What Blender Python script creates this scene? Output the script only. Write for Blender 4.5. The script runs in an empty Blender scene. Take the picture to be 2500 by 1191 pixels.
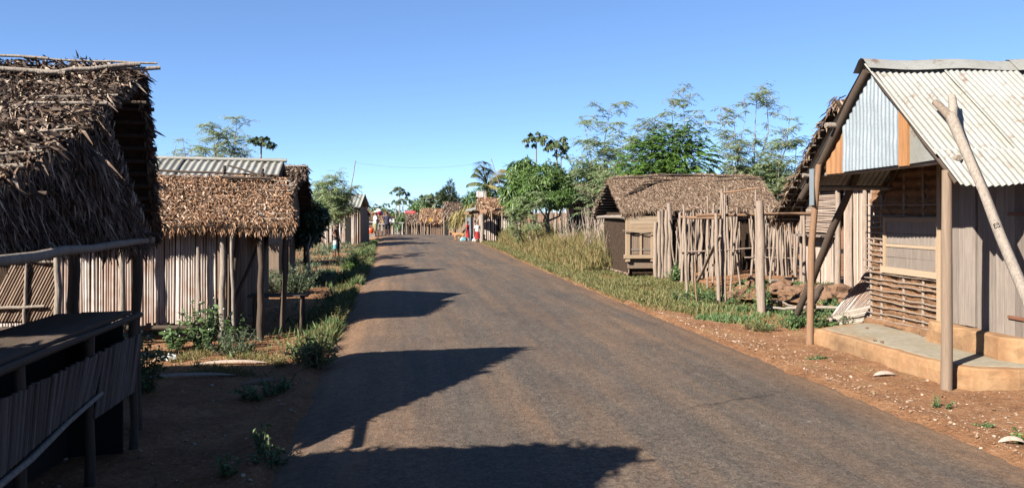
import bpy, bmesh, math, random
import numpy as np
from mathutils import Vector, noise as mnoise
R = math.radians
rnd = random.Random(7)
NR = np.random.RandomState(11)
SC = bpy.context.scene

# ---------------------------------------------------------------- camera, sky, sun, exposure
CAM_H = 1.75; YAW = R(8.03); FPX = 2000.0; HOR = 514.0
cam_d = bpy.data.cameras.new('camera'); cam = bpy.data.objects.new('camera', cam_d)
SC.collection.objects.link(cam); SC.camera = cam
cam.location = (0, 0, CAM_H); cam.rotation_euler = (R(90), 0, -YAW)
cam_d.sensor_width = 36; cam_d.lens = 36*FPX/2500; cam_d.shift_y = -(595.5-HOR)/2500
cam_d.clip_start = 0.05; cam_d.clip_end = 3000
SUN_EL = R(32.5); SUN_AZ = R(35)         # shadows run towards (cos AZ, sin AZ) on the ground
w = bpy.data.worlds.new('World'); SC.world = w; w.use_nodes = True
nt = w.node_tree; bg = nt.nodes['Background']
sky = nt.nodes.new('ShaderNodeTexSky'); sky.sky_type = 'NISHITA'; sky.sun_disc = False
sky.sun_elevation = SUN_EL
sdir = Vector((-math.cos(SUN_EL)*math.cos(SUN_AZ), -math.cos(SUN_EL)*math.sin(SUN_AZ), math.sin(SUN_EL)))
sky.sun_rotation = math.atan2(sdir.x, sdir.y)
sky.air_density = 0.50; sky.dust_density = 0.0; sky.ozone_density = 5.5; sky.altitude = 0
gm = nt.nodes.new('ShaderNodeGamma'); gm.inputs[1].default_value = .75; nt.links.new(sky.outputs[0], gm.inputs[0])
tn = nt.nodes.new('ShaderNodeMix'); tn.data_type = 'RGBA'; tn.blend_type = 'MULTIPLY'; tn.inputs[0].default_value = 1; tn.inputs[7].default_value = (.85, .97, 1.1, 1); nt.links.new(gm.outputs[0], tn.inputs[6])
nt.links.new(tn.outputs[2], bg.inputs[0]); bg.inputs[1].default_value = 0.070
sl = bpy.data.lights.new('sun', 'SUN'); sl.energy = 5.0; sl.angle = R(0.5); sl.color = (1, .93, .83)
so = bpy.data.objects.new('sun', sl); SC.collection.objects.link(so)
so.rotation_euler = (-sdir).to_track_quat('-Z', 'Y').to_euler(); so.location = (-20, -20, 30)
SC.view_settings.view_transform = 'Standard'; SC.view_settings.look = 'None'
SC.view_settings.exposure = 2.05; SC.view_settings.gamma = 1
SC.cycles.max_bounces = 5; SC.cycles.diffuse_bounces = 2; SC.cycles.transparent_max_bounces = 4

# ---------------------------------------------------------------- where a point of the picture lies in the place
_s, _c = math.sin(YAW), math.cos(YAW)
def atD(px, py, D):
    xc = (px-1250)/FPX*D
    return Vector((D*_s+xc*_c, D*_c-xc*_s, CAM_H-(py-HOR)*D/FPX))
def onX(px, py, X): k = (px-1250)/FPX; return atD(px, py, X/(_s+k*_c))
def onY(px, py, Y): k = (px-1250)/FPX; return atD(px, py, Y/(_c-k*_s))
def onZ(px, py, z=0.0): return atD(px, py, FPX*(CAM_H-z)/(py-HOR))

# ---------------------------------------------------------------- mesh helpers
def tag(o, label=None, cat=None, group=None, kind=None):
    if label: o['label'] = label
    if cat: o['category'] = cat
    if group: o['group'] = group
    if kind: o['kind'] = kind
    return o
def thing(name, loc, label, cat, group=None):
    o = bpy.data.objects.new(name, None); SC.collection.objects.link(o)
    o.location = loc; o.empty_display_size = .2
    o['base'] = list(loc)
    return tag(o, label, cat, group)
def base_of(o):
    while o.parent: o = o.parent
    return Vector(o.location)
def unit(v):
    n = np.linalg.norm(v, axis=-1, keepdims=True); return v/np.maximum(n, 1e-9)
class MB:
    def __init__(s): s.v = []; s.f = []; s.n = 0; s.sm = []
    def raw(s, v, f, smooth=False):
        v = np.asarray(v, float).reshape(-1, 3); f = np.asarray(f, int)
        s.v.append(v); s.f.append(f+s.n); s.sm += [smooth]*len(f); s.n += len(v); return s
    def quad(s, a, b, c, d): return s.raw([a, b, c, d], [[0, 1, 2, 3]])
    def hexa(s, p, jit=0):   # 8 corners: bottom 4 then top 4
        p = np.array([tuple(q) for q in p], float)
        if jit: p = p+NR.uniform(-jit, jit, p.shape)
        return s.raw(p, [[3, 2, 1, 0], [4, 5, 6, 7], [0, 1, 5, 4], [1, 2, 6, 5], [2, 3, 7, 6], [3, 0, 4, 7]])
    def box(s, x0, x1, y0, y1, z0, z1, jit=0):
        return s.hexa([(x0, y0, z0), (x1, y0, z0), (x1, y1, z0), (x0, y1, z0), (x0, y0, z1), (x1, y0, z1), (x1, y1, z1), (x0, y1, z1)], jit)
    def plank(s, a, b, wv, tv, jit=0):     # a board from a to b, width vector wv, thickness vector tv
        a, b, wv, tv = [Vector(q) for q in (a, b, wv, tv)]
        return s.hexa([a-wv/2-tv/2, a+wv/2-tv/2, a+wv/2+tv/2, a-wv/2+tv/2, b-wv/2-tv/2, b+wv/2-tv/2, b+wv/2+tv/2, b-wv/2+tv/2], jit)
    def tube(s, pts, rad, n=6, cap=True, smooth=True, knots=0):
        pts = [Vector(p) for p in pts]; k = len(pts)
        if not hasattr(rad, '__len__'): rad = [rad]*k
        V = []
        t0 = (pts[-1]-pts[0]).normalized()
        ref = Vector((0, 0, 1)) if abs(t0.z) < .8 else Vector((1, 0, 0))
        for i, p in enumerate(pts):
            t = (pts[min(i+1, k-1)]-pts[max(i-1, 0)]).normalized()
            a = t.cross(ref).normalized(); b = t.cross(a)
            for j in range(n):
                th = 2*math.pi*j/n; r = rad[i]*(1+(rnd.uniform(-knots, knots) if knots else 0))
                V.append(p+a*(math.cos(th)*r)+b*(math.sin(th)*r))
        F = []
        for i in range(k-1):
            for j in range(n):
                F.append((i*n+j, i*n+(j+1) % n, (i+1)*n+(j+1) % n, (i+1)*n+j))
        s.raw([tuple(q) for q in V], F, smooth)
        if cap:
            for e, rev in ((0, False), (k-1, True)):
                c = s.n; ring = [V[e*n+j] for j in range(n)]
                s.raw([tuple(q) for q in ring]+[tuple(pts[e])], [[j, (j+1) % n, n, n] for j in range(n)])
        return s
    def stick(s, a, b, r0, r1=None, wob=.01, seg=4, n=6, knots=.12):
        a, b = Vector(a), Vector(b); r1 = r0*.75 if r1 is None else r1
        L = (b-a).length; pts = []; rr = []
        for i in range(seg+1):
            t = i/seg; q = a.lerp(b, t)
            if 0 < i < seg: q = q+Vector((rnd.uniform(-1, 1), rnd.uniform(-1, 1), rnd.uniform(-1, 1)))*wob
            pts.append(q); rr.append((r0+(r1-r0)*t)*rnd.uniform(.92, 1.08))
        return s.tube(pts, rr, n, knots=knots)
    def loft(s, rings, n=10, cap=True):    # rings: (centre, rx, ry)
        V = []; F = []
        for c, rx, ry in rings:
            for j in range(n):
                th = 2*math.pi*j/n; V.append((c[0]+rx*math.cos(th), c[1]+ry*math.sin(th), c[2]))
        for i in range(len(rings)-1):
            for j in range(n): F.append((i*n+j, i*n+(j+1) % n, (i+1)*n+(j+1) % n, (i+1)*n+j))
        m = len(V)
        if cap:
            V.append(tuple(rings[0][0])); V.append(tuple(rings[-1][0]))
            for j in range(n): F.append((j, m, m, (j+1) % n)); F.append(((len(rings)-1)*n+j, (len(rings)-1)*n+(j+1) % n, m+1, m+1))
        return s.raw(V, F, True)
    def blob(s, c, rx, ry, rz, rough=.1, sub=2, seed=0, flat=None):
        bm = bmesh.new(); bmesh.ops.create_icosphere(bm, subdivisions=sub, radius=1)
        V = []
        for v in bm.verts:
            p = v.co; k = 1+rough*mnoise.noise(p*1.7+Vector((seed*3.1, seed, 0)))*2+rough*.5*mnoise.noise(p*4+Vector((seed, 0, seed)))
            z = p.z
            if flat is not None: z = max(z, flat)
            V.append((c[0]+p.x*rx*k, c[1]+p.y*ry*k, c[2]+z*rz*k))
        F = [[v.index for v in f.verts] for f in bm.faces]; F = [f+[f[2]] for f in F]
        bm.free(); return s.raw(V, F, rough < .2)
    # many small leaf blades at once: P base, D direction, N normal, L length, W width
    def blades(s, P, D, N, L, W, curl=.3, prof=(.7, 1, .12), ts=(0, .5, 1)):
        P = np.asarray(P, float); n = len(P)
        if n == 0: return s
        D = unit(np.asarray(D, float)); N = np.asarray(N, float)
        S = unit(np.cross(D, N)); N = unit(np.cross(S, D))
        L = np.broadcast_to(np.asarray(L, float), (n,))[:, None]; W = np.broadcast_to(np.asarray(W, float), (n,))[:, None]
        cu = np.broadcast_to(np.asarray(curl, float), (n,))[:, None]
        rows = []
        for t, q in zip(ts, prof):
            c = P+D*L*t-N*L*cu*t*t
            rows += [c-S*W*q/2, c+S*W*q/2]
        V = np.stack(rows, 1).reshape(-1, 3); m = 2*len(ts)
        k = len(ts)-1
        base = np.array([[2*i, 2*i+1, 2*i+3, 2*i+2] for i in range(k)])
        F = (base[None]+(np.arange(n)*m)[:, None, None]).reshape(-1, 4)
        return s.raw(V, F, False)
    def build(s, name, mat, parent=None, label=None, cat=None, group=None, kind=None, loc=None):
        V = np.concatenate(s.v); F = np.concatenate([f.reshape(-1, 4) for f in s.f])
        if parent is not None: org = base_of(parent)
        elif loc is not None: org = Vector(loc)
        else: org = Vector((0, 0, 0))
        V = V-np.array(org)
        me = bpy.data.meshes.new(name)
        tri = (F[:, 2] == F[:, 3])
        lens = np.where(tri, 3, 4); tot = int(lens.sum())
        me.vertices.add(len(V)); me.vertices.foreach_set('co', V.ravel())
        me.loops.add(tot); me.polygons.add(len(F))
        mask = np.ones(F.shape, bool); mask[tri, 3] = False
        me.loops.foreach_set('vertex_index', F[mask].astype(np.int32))
        st = np.concatenate([[0], np.cumsum(lens)[:-1]]).astype(np.int32)
        me.polygons.foreach_set('loop_start', st)
        me.polygons.foreach_set('use_smooth', np.array(s.sm, bool))
        me.update(calc_edges=True); me.validate()
        me.materials.append(mat)
        o = bpy.data.objects.new(name, me); SC.collection.objects.link(o)
        if parent is not None: o.parent = parent
        else: o.location = org
        return tag(o, label, cat, group, kind)
def ab(a): return np.array(a, float)
def rv(n, s=1.0): return NR.normal(0, s, (n, 3))

# ---------------------------------------------------------------- materials
def newmat(name, rough=.85, spec=.3):
    m = bpy.data.materials.new(name); m.use_nodes = True
    b = m.node_tree.nodes['Principled BSDF']; b.inputs['Roughness'].default_value = rough
    b.inputs['Specular IOR Level'].default_value = spec
    return m, m.node_tree, b
def N(nt, t, **kw):
    n = nt.nodes.new(t)
    for k, v in kw.items():
        if k in n.inputs.keys() if isinstance(k, str) else False: n.inputs[k].default_value = v
        else: setattr(n, k, v)
    return n
def ramp(nt, fac, stops):
    r = nt.nodes.new('ShaderNodeValToRGB'); e = r.color_ramp.elements
    while len(e) < len(stops): e.new(.5)
    for i, (p, c) in enumerate(stops): e[i].position = p; e[i].color = (*c, 1) if len(c) == 3 else c
    nt.links.new(fac, r.inputs[0]); return r.outputs[0]
def coords(nt, sc=(1, 1, 1)):
    t = nt.nodes.new('ShaderNodeTexCoord'); m = nt.nodes.new('ShaderNodeMapping'); m.inputs['Scale'].default_value = sc
    nt.links.new(t.outputs['Object'], m.inputs[0]); return m.outputs[0]
def noise(nt, vec, sc, det=4, rough=.6):
    n = nt.nodes.new('ShaderNodeTexNoise'); n.inputs['Scale'].default_value = sc; n.inputs['Detail'].default_value = det
    n.inputs['Roughness'].default_value = rough; nt.links.new(vec, n.inputs['Vector']); return n.outputs[0]
def mix(nt, fac, a, b, mode='MIX'):
    m = nt.nodes.new('ShaderNodeMix'); m.data_type = 'RGBA'; m.blend_type = mode
    for sock, val in ((m.inputs[0], fac), (m.inputs[6], a), (m.inputs[7], b)):
        if isinstance(val, (int, float)): sock.default_value = val
        elif isinstance(val, tuple): sock.default_value = (*val, 1)
        else: nt.links.new(val, sock)
    return m.outputs[2]
def bump(nt, b, h, st=.5, dist=.02):
    n = nt.nodes.new('ShaderNodeBump'); n.inputs['Strength'].default_value = st; n.inputs['Distance'].default_value = dist
    nt.links.new(h, n.inputs['Height']); nt.links.new(n.outputs[0], b.inputs['Normal'])
def island(nt):
    return nt.nodes.new('ShaderNodeNewGeometry').outputs['Random Per Island']
def sticks_mat(name, cols, streak=(30, 30, 3), rough=.85, bst=.5, var=.45, stain=None):
    m, t, b = newmat(name, rough, .25)
    k = len(cols); c = ramp(t, island(t), [(i/(k-1), q) for i, q in enumerate(cols)])
    v = coords(t, streak); n = noise(t, v, 2.2, 5, .7)
    c2 = mix(t, var, c, ramp(t, n, [(.3, (.25, .22, .2)), (.7, (1, 1, 1))]), 'MULTIPLY')
    if stain:
        n2 = noise(t, coords(t), 1.6, 4, .6)
        c2 = mix(t, ramp(t, n2, [(.45, (0, 0, 0)), (.62, (.7, .7, .7))]), c2, stain)
    t.links.new(c2, b.inputs['Base Color']); bump(t, b, n, bst, .01); return m
def leaf_mat(name, cols, trans=.35, rough=.6, spec=.3):
    m, t, b = newmat(name, rough, spec)
    k = len(cols); c = ramp(t, island(t), [(i/(k-1), q) for i, q in enumerate(cols)])
    t.links.new(c, b.inputs['Base Color'])
    if trans:
        tr = t.nodes.new('ShaderNodeBsdfTranslucent'); mx = t.nodes.new('ShaderNodeMixShader'); mx.inputs[0].default_value = trans
        t.links.new(c, tr.inputs[0]); t.links.new(b.outputs[0], mx.inputs[1]); t.links.new(tr.outputs[0], mx.inputs[2])
        t.links.new(mx.outputs[0], t.nodes['Material Output'].inputs[0])
    return m
def rough_mat(name, c1, c2, sc=6, rough=.9, bst=.6, bd=.03, c3=None, spec=.2):
    m, t, b = newmat(name, rough, spec); v = coords(t)
    n = noise(t, v, sc, 6, .65); c = ramp(t, n, [(.32, c1), (.68, c2)])
    if c3:
        n2 = noise(t, v, sc*.35, 4, .6); c = mix(t, ramp(t, n2, [(.5, (0, 0, 0)), (.62, (1, 1, 1))]), c, c3)
    n3 = noise(t, v, sc*6, 4, .7)
    c = mix(t, .35, c, ramp(t, n3, [(.35, (.35, .35, .35)), (.65, (1, 1, 1))]), 'MULTIPLY')
    t.links.new(c, b.inputs['Base Color']); bump(t, b, n3, bst, bd); return m
def plain(name, c, rough=.7, spec=.3):
    m, t, b = newmat(name, rough, spec); v = coords(t); n = noise(t, v, 9, 4)
    t.links.new(mix(t, .3, c, ramp(t, n, [(.3, tuple(x*.5 for x in c)), (.7, tuple(min(1, x*1.3) for x in c))])), b.inputs['Base Color']); return m

M = {}
M['thatch_grey'] = leaf_mat('thatch_grey', [(.025, .016, .011), (.07, .042, .028), (.15, .092, .06), (.25, .165, .115), (.58, .47, .37)], .08, .75)
M['thatch_brown'] = leaf_mat('thatch_brown', [(.045, .02, .009), (.16, .075, .034), (.30, .15, .073), (.43, .25, .14), (.72, .56, .42)], .08, .75)
M['thatch_tan'] = leaf_mat('thatch_tan', [(.07, .038, .022), (.18, .11, .062), (.28, .18, .115), (.37, .26, .18), (.52, .41, .32)], .08, .75)
M['thatch_base'] = rough_mat('thatch_base', (.03, .018, .01), (.10, .06, .035), 14)
M['pole'] = sticks_mat('pole', [(.26, .19, .14), (.36, .29, .23), (.44, .38, .32), (.50, .43, .36)], (22, 22, 3), var=.7, bst=.8)
M['pole_red'] = sticks_mat('pole_red', [(.22, .115, .065), (.33, .19, .11), (.36, .24, .15)], (25, 25, 3))
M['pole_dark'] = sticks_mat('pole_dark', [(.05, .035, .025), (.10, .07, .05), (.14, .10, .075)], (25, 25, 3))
M['stake'] = sticks_mat('stake', [(.20, .13, .09), (.33, .24, .175), (.45, .36, .29), (.60, .53, .46)], (25, 25, 3), var=.65)
M['cane_grey'] = sticks_mat('cane_grey', [(.38, .31, .27), (.49, .42, .37), (.57, .50, .45), (.70, .64, .59)], (20, 20, 2), var=.45, stain=(.28, .165, .115))
M['cane_pale'] = sticks_mat('cane_pale', [(.42, .30, .23), (.55, .43, .35), (.66, .54, .45)], (20, 20, 2))
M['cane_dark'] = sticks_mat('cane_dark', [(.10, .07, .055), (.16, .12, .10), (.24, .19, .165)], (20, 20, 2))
M['cane_brown'] = sticks_mat('cane_brown', [(.20, .13, .09), (.36, .25, .18), (.46, .35, .27)], (20, 20, 2))
M['plank_grey'] = sticks_mat('plank_grey', [(.16, .13, .11), (.225, .185, .158), (.29, .245, .208)], (22, 22, 1.2), bst=.6, var=.55)
M['plank_tan'] = sticks_mat('plank_tan', [(.40, .27, .16), (.47, .34, .22), (.52, .40, .28)], (3, 22, 22), var=.35)
M['plank_brown'] = sticks_mat('plank_brown', [(.27, .19, .13), (.35, .26, .19)], (22, 22, 1.2), var=.5)
M['board_rust'] = sticks_mat('board_rust', [(.42, .19, .07), (.48, .24, .10)], (14, 14, 2.5), var=.4)
M['mud'] = rough_mat('mud', (.20, .105, .055), (.34, .19, .10), 9, .95, .9, .05)
M['plaster'] = rough_mat('plaster', (.34, .18, .085), (.52, .33, .18), 1.6, .95, .5, .02, c3=(.22, .13, .07))
M['cement'] = rough_mat('cement', (.36, .31, .22), (.46, .41, .32), 2.5, .9, .3, .01, c3=(.42, .30, .18))
M['rock'] = rough_mat('rock', (.20, .11, .065), (.36, .22, .14), 6, .95, .8, .03)
M['bark'] = sticks_mat('bark', [(.30, .25, .20), (.40, .35, .29)], (9, 9, 3))
M['rust'] = plain('rust', (.22, .09, .05))
M['leaf_dense'] = leaf_mat('leaf_dense', [(.035, .085, .012), (.07, .15, .02), (.11, .21, .035), (.16, .27, .06)], .35, .45, .5)
M['leaf_bush'] = leaf_mat('leaf_bush', [(.035, .085, .015), (.075, .15, .028), (.12, .21, .045), (.19, .28, .08)], .35, .5, .4)
M['leaf_feather'] = leaf_mat('leaf_feather', [(.14, .21, .08), (.21, .30, .13), (.30, .38, .19), (.42, .45, .28)], .45, .6)
M['leaf_papaya'] = leaf_mat('leaf_papaya', [(.03, .07, .025), (.06, .11, .035), (.10, .16, .05), (.22, .22, .09)], .25, .5, .5)
M['leaf_dark'] = leaf_mat('leaf_dark', [(.015, .035, .010), (.03, .06, .015), (.05, .09, .02)], .25, .5, .4)
M['leaf_weed'] = leaf_mat('leaf_weed', [(.05, .10, .03), (.09, .17, .05), (.15, .24, .08), (.22, .30, .13)], .3, .6)
M['leaf_scrub'] = leaf_mat('leaf_scrub', [(.06, .09, .04), (.11, .16, .08), (.18, .23, .13), (.25, .27, .17)], .3, .7)
M['grass_dry'] = leaf_mat('grass_dry', [(.12, .13, .035), (.20, .19, .055), (.29, .25, .085), (.38, .29, .13), (.32, .18, .09)], .3, .7)
M['grass_green'] = leaf_mat('grass_green', [(.08, .10, .028), (.17, .18, .05), (.27, .26, .09), (.42, .35, .18)], .3, .7)
M['palm_leaf'] = leaf_mat('palm_leaf', [(.04, .08, .02), (.09, .14, .04), (.20, .23, .08), (.36, .33, .12)], .3, .5, .5)
M['palm_dry'] = leaf_mat('palm_dry', [(.30, .24, .09), (.42, .34, .14), (.30, .28, .10)], .2, .6)
M['flower'] = plain('flower', (.8, .8, .76))
M['litter'] = leaf_mat('litter', [(.24, .14, .08), (.34, .22, .13), (.44, .32, .22), (.66, .58, .48)], 0, .9)
M['gravel'] = leaf_mat('gravel', [(.20, .11, .06), (.30, .18, .10), (.38, .26, .17), (.50, .40, .32)], 0, .9)
M['skin'] = plain('skin', (.10, .045, .026), .5, .4)
M['hair'] = plain('hair', (.01, .008, .007), .8)
M['white_cloth'] = plain('white_cloth', (.75, .74, .70), .9)
M['olive_cloth'] = plain('olive_cloth', (.26, .25, .12), .9)
M['navy_cloth'] = plain('navy_cloth', (.035, .035, .07), .9)
M['black_cloth'] = plain('black_cloth', (.015, .015, .018), .9)
M['red_cloth'] = plain('red_cloth', (.42, .02, .025), .9)
M['teal_cloth'] = plain('teal_cloth', (.12, .35, .40), .9)
M['blue_cloth'] = plain('blue_cloth', (.10, .33, .62), .8)
M['orange_plastic'] = plain('orange_plastic', (.80, .11, .03), .4)
M['dog_fur'] = plain('dog_fur', (.50, .27, .12), .9)
M['table_white'] = plain('table_white', (.62, .62, .58), .8)
M['sign_yellow'] = plain('sign_yellow', (.75, .45, .05), .5)
M['sign_white'] = plain('sign_white', (.80, .78, .76), .5)
M['sign_red'] = plain('sign_red', (.55, .06, .06), .5)
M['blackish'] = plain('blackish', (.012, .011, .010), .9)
M['wire'] = plain('wire', (.05, .05, .05))
M['pink'] = plain('pink', (.62, .28, .26), .7)

def metal_mat(name, base, dirt, rough=.45, metal=.35, rust=.62):
    m, t, b = newmat(name, rough, .5); v = coords(t)
    n = noise(t, coords(t, (1.2, 1.2, .5)), 2.0, 5, .65); c = ramp(t, n, [(.3, dirt), (.65, base)])
    n2 = noise(t, v, 5.5, 6, .75); c = mix(t, ramp(t, n2, [(rust, (0, 0, 0)), (rust+.10, (.75, .75, .75))]), c, (.25, .14, .08))
    n3 = noise(t, v, 45, 2, .5); c = mix(t, .35, c, ramp(t, n3, [(.35, (.6, .6, .6)), (.65, (1, 1, 1))]), 'MULTIPLY')
    t.links.new(c, b.inputs['Base Color']); b.inputs['Metallic'].default_value = metal
    r = ramp(t, n, [(.3, (.65,)*3), (.7, (rough,)*3)]); t.links.new(r, b.inputs['Roughness'])
    bump(t, b, n3, .12, .004); return m
M['tin_new'] = metal_mat('tin_new', (.56, .64, .70), (.42, .49, .53), .42, .35, .70)
M['tin_old'] = metal_mat('tin_old', (.58, .58, .54), (.43, .42, .36), .5, .25, .56)
M['tin_old_grey'] = metal_mat('tin_old_grey', (.48, .48, .44), (.36, .35, .30), .55, .25, .56)
M['tin_rust'] = metal_mat('tin_rust', (.46, .23, .09), (.34, .15, .06), .8, 0, .62)
M['tin_far'] = metal_mat('tin_far', (.42, .43, .38), (.30, .31, .28), .6, .2, .66)

# asphalt
def make_asphalt():
    m, t, b = newmat('asphalt', .8, .35); v = coords(t)
    fine = noise(t, v, 60, 3, .8); vor = t.nodes.new('ShaderNodeTexVoronoi'); vor.inputs['Scale'].default_value = 55; t.links.new(v, vor.inputs['Vector'])
    c = ramp(t, fine, [(.36, (.029, .023, .019)), (.5, (.094, .076, .062)), (.64, (.205, .165, .130))])
    c = mix(t, .45, c, ramp(t, vor.outputs['Color'], [(.2, (.05, .045, .042)), (.85, (.16, .14, .125))]))
    vf = t.nodes.new('ShaderNodeTexVoronoi'); vf.inputs['Scale'].default_value = 24; t.links.new(v, vf.inputs['Vector'])
    c = mix(t, ramp(t, vf.outputs['Distance'], [(.10, (.5, .5, .5)), (.17, (0, 0, 0))]), c, (.14, .115, .095))
    # red dust: at the edges and in long streaks along the wheel tracks
    st = noise(t, coords(t, (1.6, .16, 1)), 1.3, 5, .65)
    sx = t.nodes.new('ShaderNodeSeparateXYZ'); tc = t.nodes.new('ShaderNodeTexCoord'); t.links.new(tc.outputs['Object'], sx.inputs[0])
    a = t.nodes.new('ShaderNodeMath'); a.operation = 'SUBTRACT'; t.links.new(sx.outputs[0], a.inputs[0]); a.inputs[1].default_value = 1.9
    ab_ = t.nodes.new('ShaderNodeMath'); ab_.operation = 'ABSOLUTE'; t.links.new(a.outputs[0], ab_.inputs[0])
    ed = ramp(t, ab_.outputs[0], [(0, (0,)*3), (1, (1,)*3)])
    mr = t.nodes.new('ShaderNodeMapRange'); mr.inputs[1].default_value = 1.4; mr.inputs[2].default_value = 2.9; t.links.new(ab_.outputs[0], mr.inputs[0])
    ad = t.nodes.new('ShaderNodeMath'); ad.operation = 'MULTIPLY_ADD'; t.links.new(mr.outputs[0], ad.inputs[0]); ad.inputs[1].default_value = .42; t.links.new(st, ad.inputs[2])
    dust = ramp(t, ad.outputs[0], [(.42, (0,)*3), (.9, (.75,)*3)])
    c = mix(t, dust, c, (.24, .145, .085))
    p = noise(t, coords(t, (1.2, 1, 1)), 1.15, 6, .72); c = mix(t, ramp(t, p, [(.60, (0,)*3), (.74, (.45,)*3)]), c, (.22, .185, .16))
    wt = noise(t, coords(t, (.9, .07, 1)), 1.6, 3, .5); c = mix(t, ramp(t, wt, [(.45, (0,)*3), (.62, (.35,)*3)]), c, (.085, .076, .070))
    md = noise(t, v, 17, 5, .8); c = mix(t, .55, c, ramp(t, md, [(.36, (.42, .40, .38)), (.5, (.95, .93, .9)), (.66, (1.45, 1.38, 1.3))]), 'MULTIPLY')
    big = noise(t, v, .8, 6, .7); c = mix(t, .6, c, ramp(t, big, [(.35, (.78, .77, .77)), (.65, (1.15, 1.1, 1.02))]), 'MULTIPLY')
    sc = noise(t, coords(t, (1, .7, 1)), 2.2, 8, .8); c = mix(t, ramp(t, sc, [(.62, (0,)*3), (.70, (.55,)*3)]), c, (.36, .32, .28))
    ck = t.nodes.new('ShaderNodeTexVoronoi'); ck.feature = 'DISTANCE_TO_EDGE'; ck.inputs['Scale'].default_value = .33
    wv = noise(t, v, 2.2, 6, .7); ws = t.nodes.new('ShaderNodeVectorMath'); ws.operation = 'MULTIPLY_ADD'; t.links.new(wv, ws.inputs[0]); ws.inputs[1].default_value = (1.3, 1.3, 0); t.links.new(v, ws.inputs[2]); t.links.new(ws.outputs[0], ck.inputs['Vector'])
    ckm = mix(t, 1.0, ramp(t, ck.outputs['Distance'], [(.0, (.8,)*3), (.006, (0,)*3)]), ramp(t, noise(t, v, .45, 3), [(.5, (0,)*3), (.6, (1,)*3)]), 'MULTIPLY')
    c = mix(t, ckm, c, (.03, .025, .02))
    ls = noise(t, coords(t, (3.2, .12, 1)), 1.5, 4, .6); c = mix(t, .5, c, ramp(t, ls, [(.38, (.80, .79, .78)), (.62, (1.22, 1.17, 1.1))]), 'MULTIPLY')
    t.links.new(c, b.inputs['Base Color']); b.inputs['Specular IOR Level'].default_value = .15; ad2 = t.nodes.new('ShaderNodeMath'); ad2.operation = 'ADD'; t.links.new(fine, ad2.inputs[0]); t.links.new(md, ad2.inputs[1]); bump(t, b, ad2.outputs[0], .9, .02); return m
M['asphalt'] = make_asphalt()
def make_dirt():
    m, t, b = newmat('dirt', .95, .15); v = coords(t)
    n1 = noise(t, v, 1.1, 6, .65); c = ramp(t, n1, [(.3, (.23, .115, .058)), (.5, (.31, .165, .086)), (.7, (.39, .225, .125))])
    n4 = noise(t, v, 5, 6, .75); c = mix(t, .7, c, ramp(t, n4, [(.35, (.62, .55, .50)), (.6, (1.12, 1.1, 1.08))]), 'MULTIPLY')
    n2 = noise(t, v, 24, 5, .75); c = mix(t, .7, c, ramp(t, n2, [(.33, (.42, .36, .32)), (.65, (1.15, 1.1, 1.0))]), 'MULTIPLY')
    vf = t.nodes.new('ShaderNodeTexVoronoi'); vf.inputs['Scale'].default_value = 19; t.links.new(v, vf.inputs['Vector'])
    c = mix(t, ramp(t, vf.outputs['Distance'], [(.12, (.6,)*3), (.2, (0,)*3)]), c, (.44, .34, .25))
    g = noise(t, v, .55, 5, .7); c = mix(t, ramp(t, g, [(.58, (0,)*3), (.72, (.5,)*3)]), c, (.17, .16, .06))
    t.links.new(c, b.inputs['Base Color']); bump(t, b, n2, .9, .05); return m
M['dirt'] = make_dirt()

ALB = .47
def settle(keep=()):
    for m in M.values():
        t = m.node_tree; b = t.nodes['Principled BSDF']; k = keep.get(m.name, ALB)
        src = b.inputs['Base Color'].links[0].from_socket
        mx = mix(t, 1.0, src, (k, k, k), 'MULTIPLY')
        for l in list(src.links):
            if l.to_node.type in ('BSDF_PRINCIPLED', 'BSDF_TRANSLUCENT'): t.links.new(mx, l.to_socket)
settle({'asphalt': .72, 'dirt': .67, 'tin_old': .38, 'tin_old_grey': .40, 'tin_new': .33, 'leaf_feather': .72, 'leaf_weed': .50, 'leaf_dense': .58, 'leaf_bush': .54, 'cane_grey': .58, 'thatch_brown': .54, 'grass_green': .43, 'cement': .45, 'skin': .6, 'mud': .72, 'plank_grey': .6, 'red_cloth': .4, 'sign_red': .45})
# ---------------------------------------------------------------- terrain
def sm(t): t = min(1, max(0, t)); return t*t*(3-2*t)
def bend(y): return -((y-50)**2)*.012 if y > 50 else 0.0
def roadL(y): return -.88-.22*sm((y-28)/14)+.12*sm((y-45)/12)+max(bend(y), -60)
def roadR(y): return 4.42+.25*sm((y-24)/16)+max(bend(y)*.9, -60)
def drop(y):
    if y < 56: return 0.0
    return -2.6*sm((y-56)/60)
def gz(x, y):
    z = drop(y)
    n = mnoise.noise(Vector((x*.6, y*.6, 0)))*.05+mnoise.noise(Vector((x*2.3, y*2.3, 3)))*.018+mnoise.noise(Vector((x*6, y*6, 5)))*.014
    dl = roadL(y)-x; dr = x-roadR(y)
    if dl > 0:
        z += -.13*sm(dl/.45)+n*sm(dl/.3)
        z += .10*math.exp(-((x+1.75)**2/.25+(y-5.35)**2/.05))+.09*math.exp(-((x+1.25)**2/.06+(y-5.75)**2/.06))
        z += .08*sm((dl-3)/2)
    elif dr > 0:
        z += -.04*sm(dr/.4)+n*sm(dr/.4)
        z += .22*sm((x-6.6)/1.2)*sm((y-11.2)/1.5)*(1-sm((y-26)/8))
    else: z -= .05
    return z
def axis(parts):
    out = []
    for a, b, s in parts: out += list(np.arange(a, b, s))
    return out+[parts[-1][1]]
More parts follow.
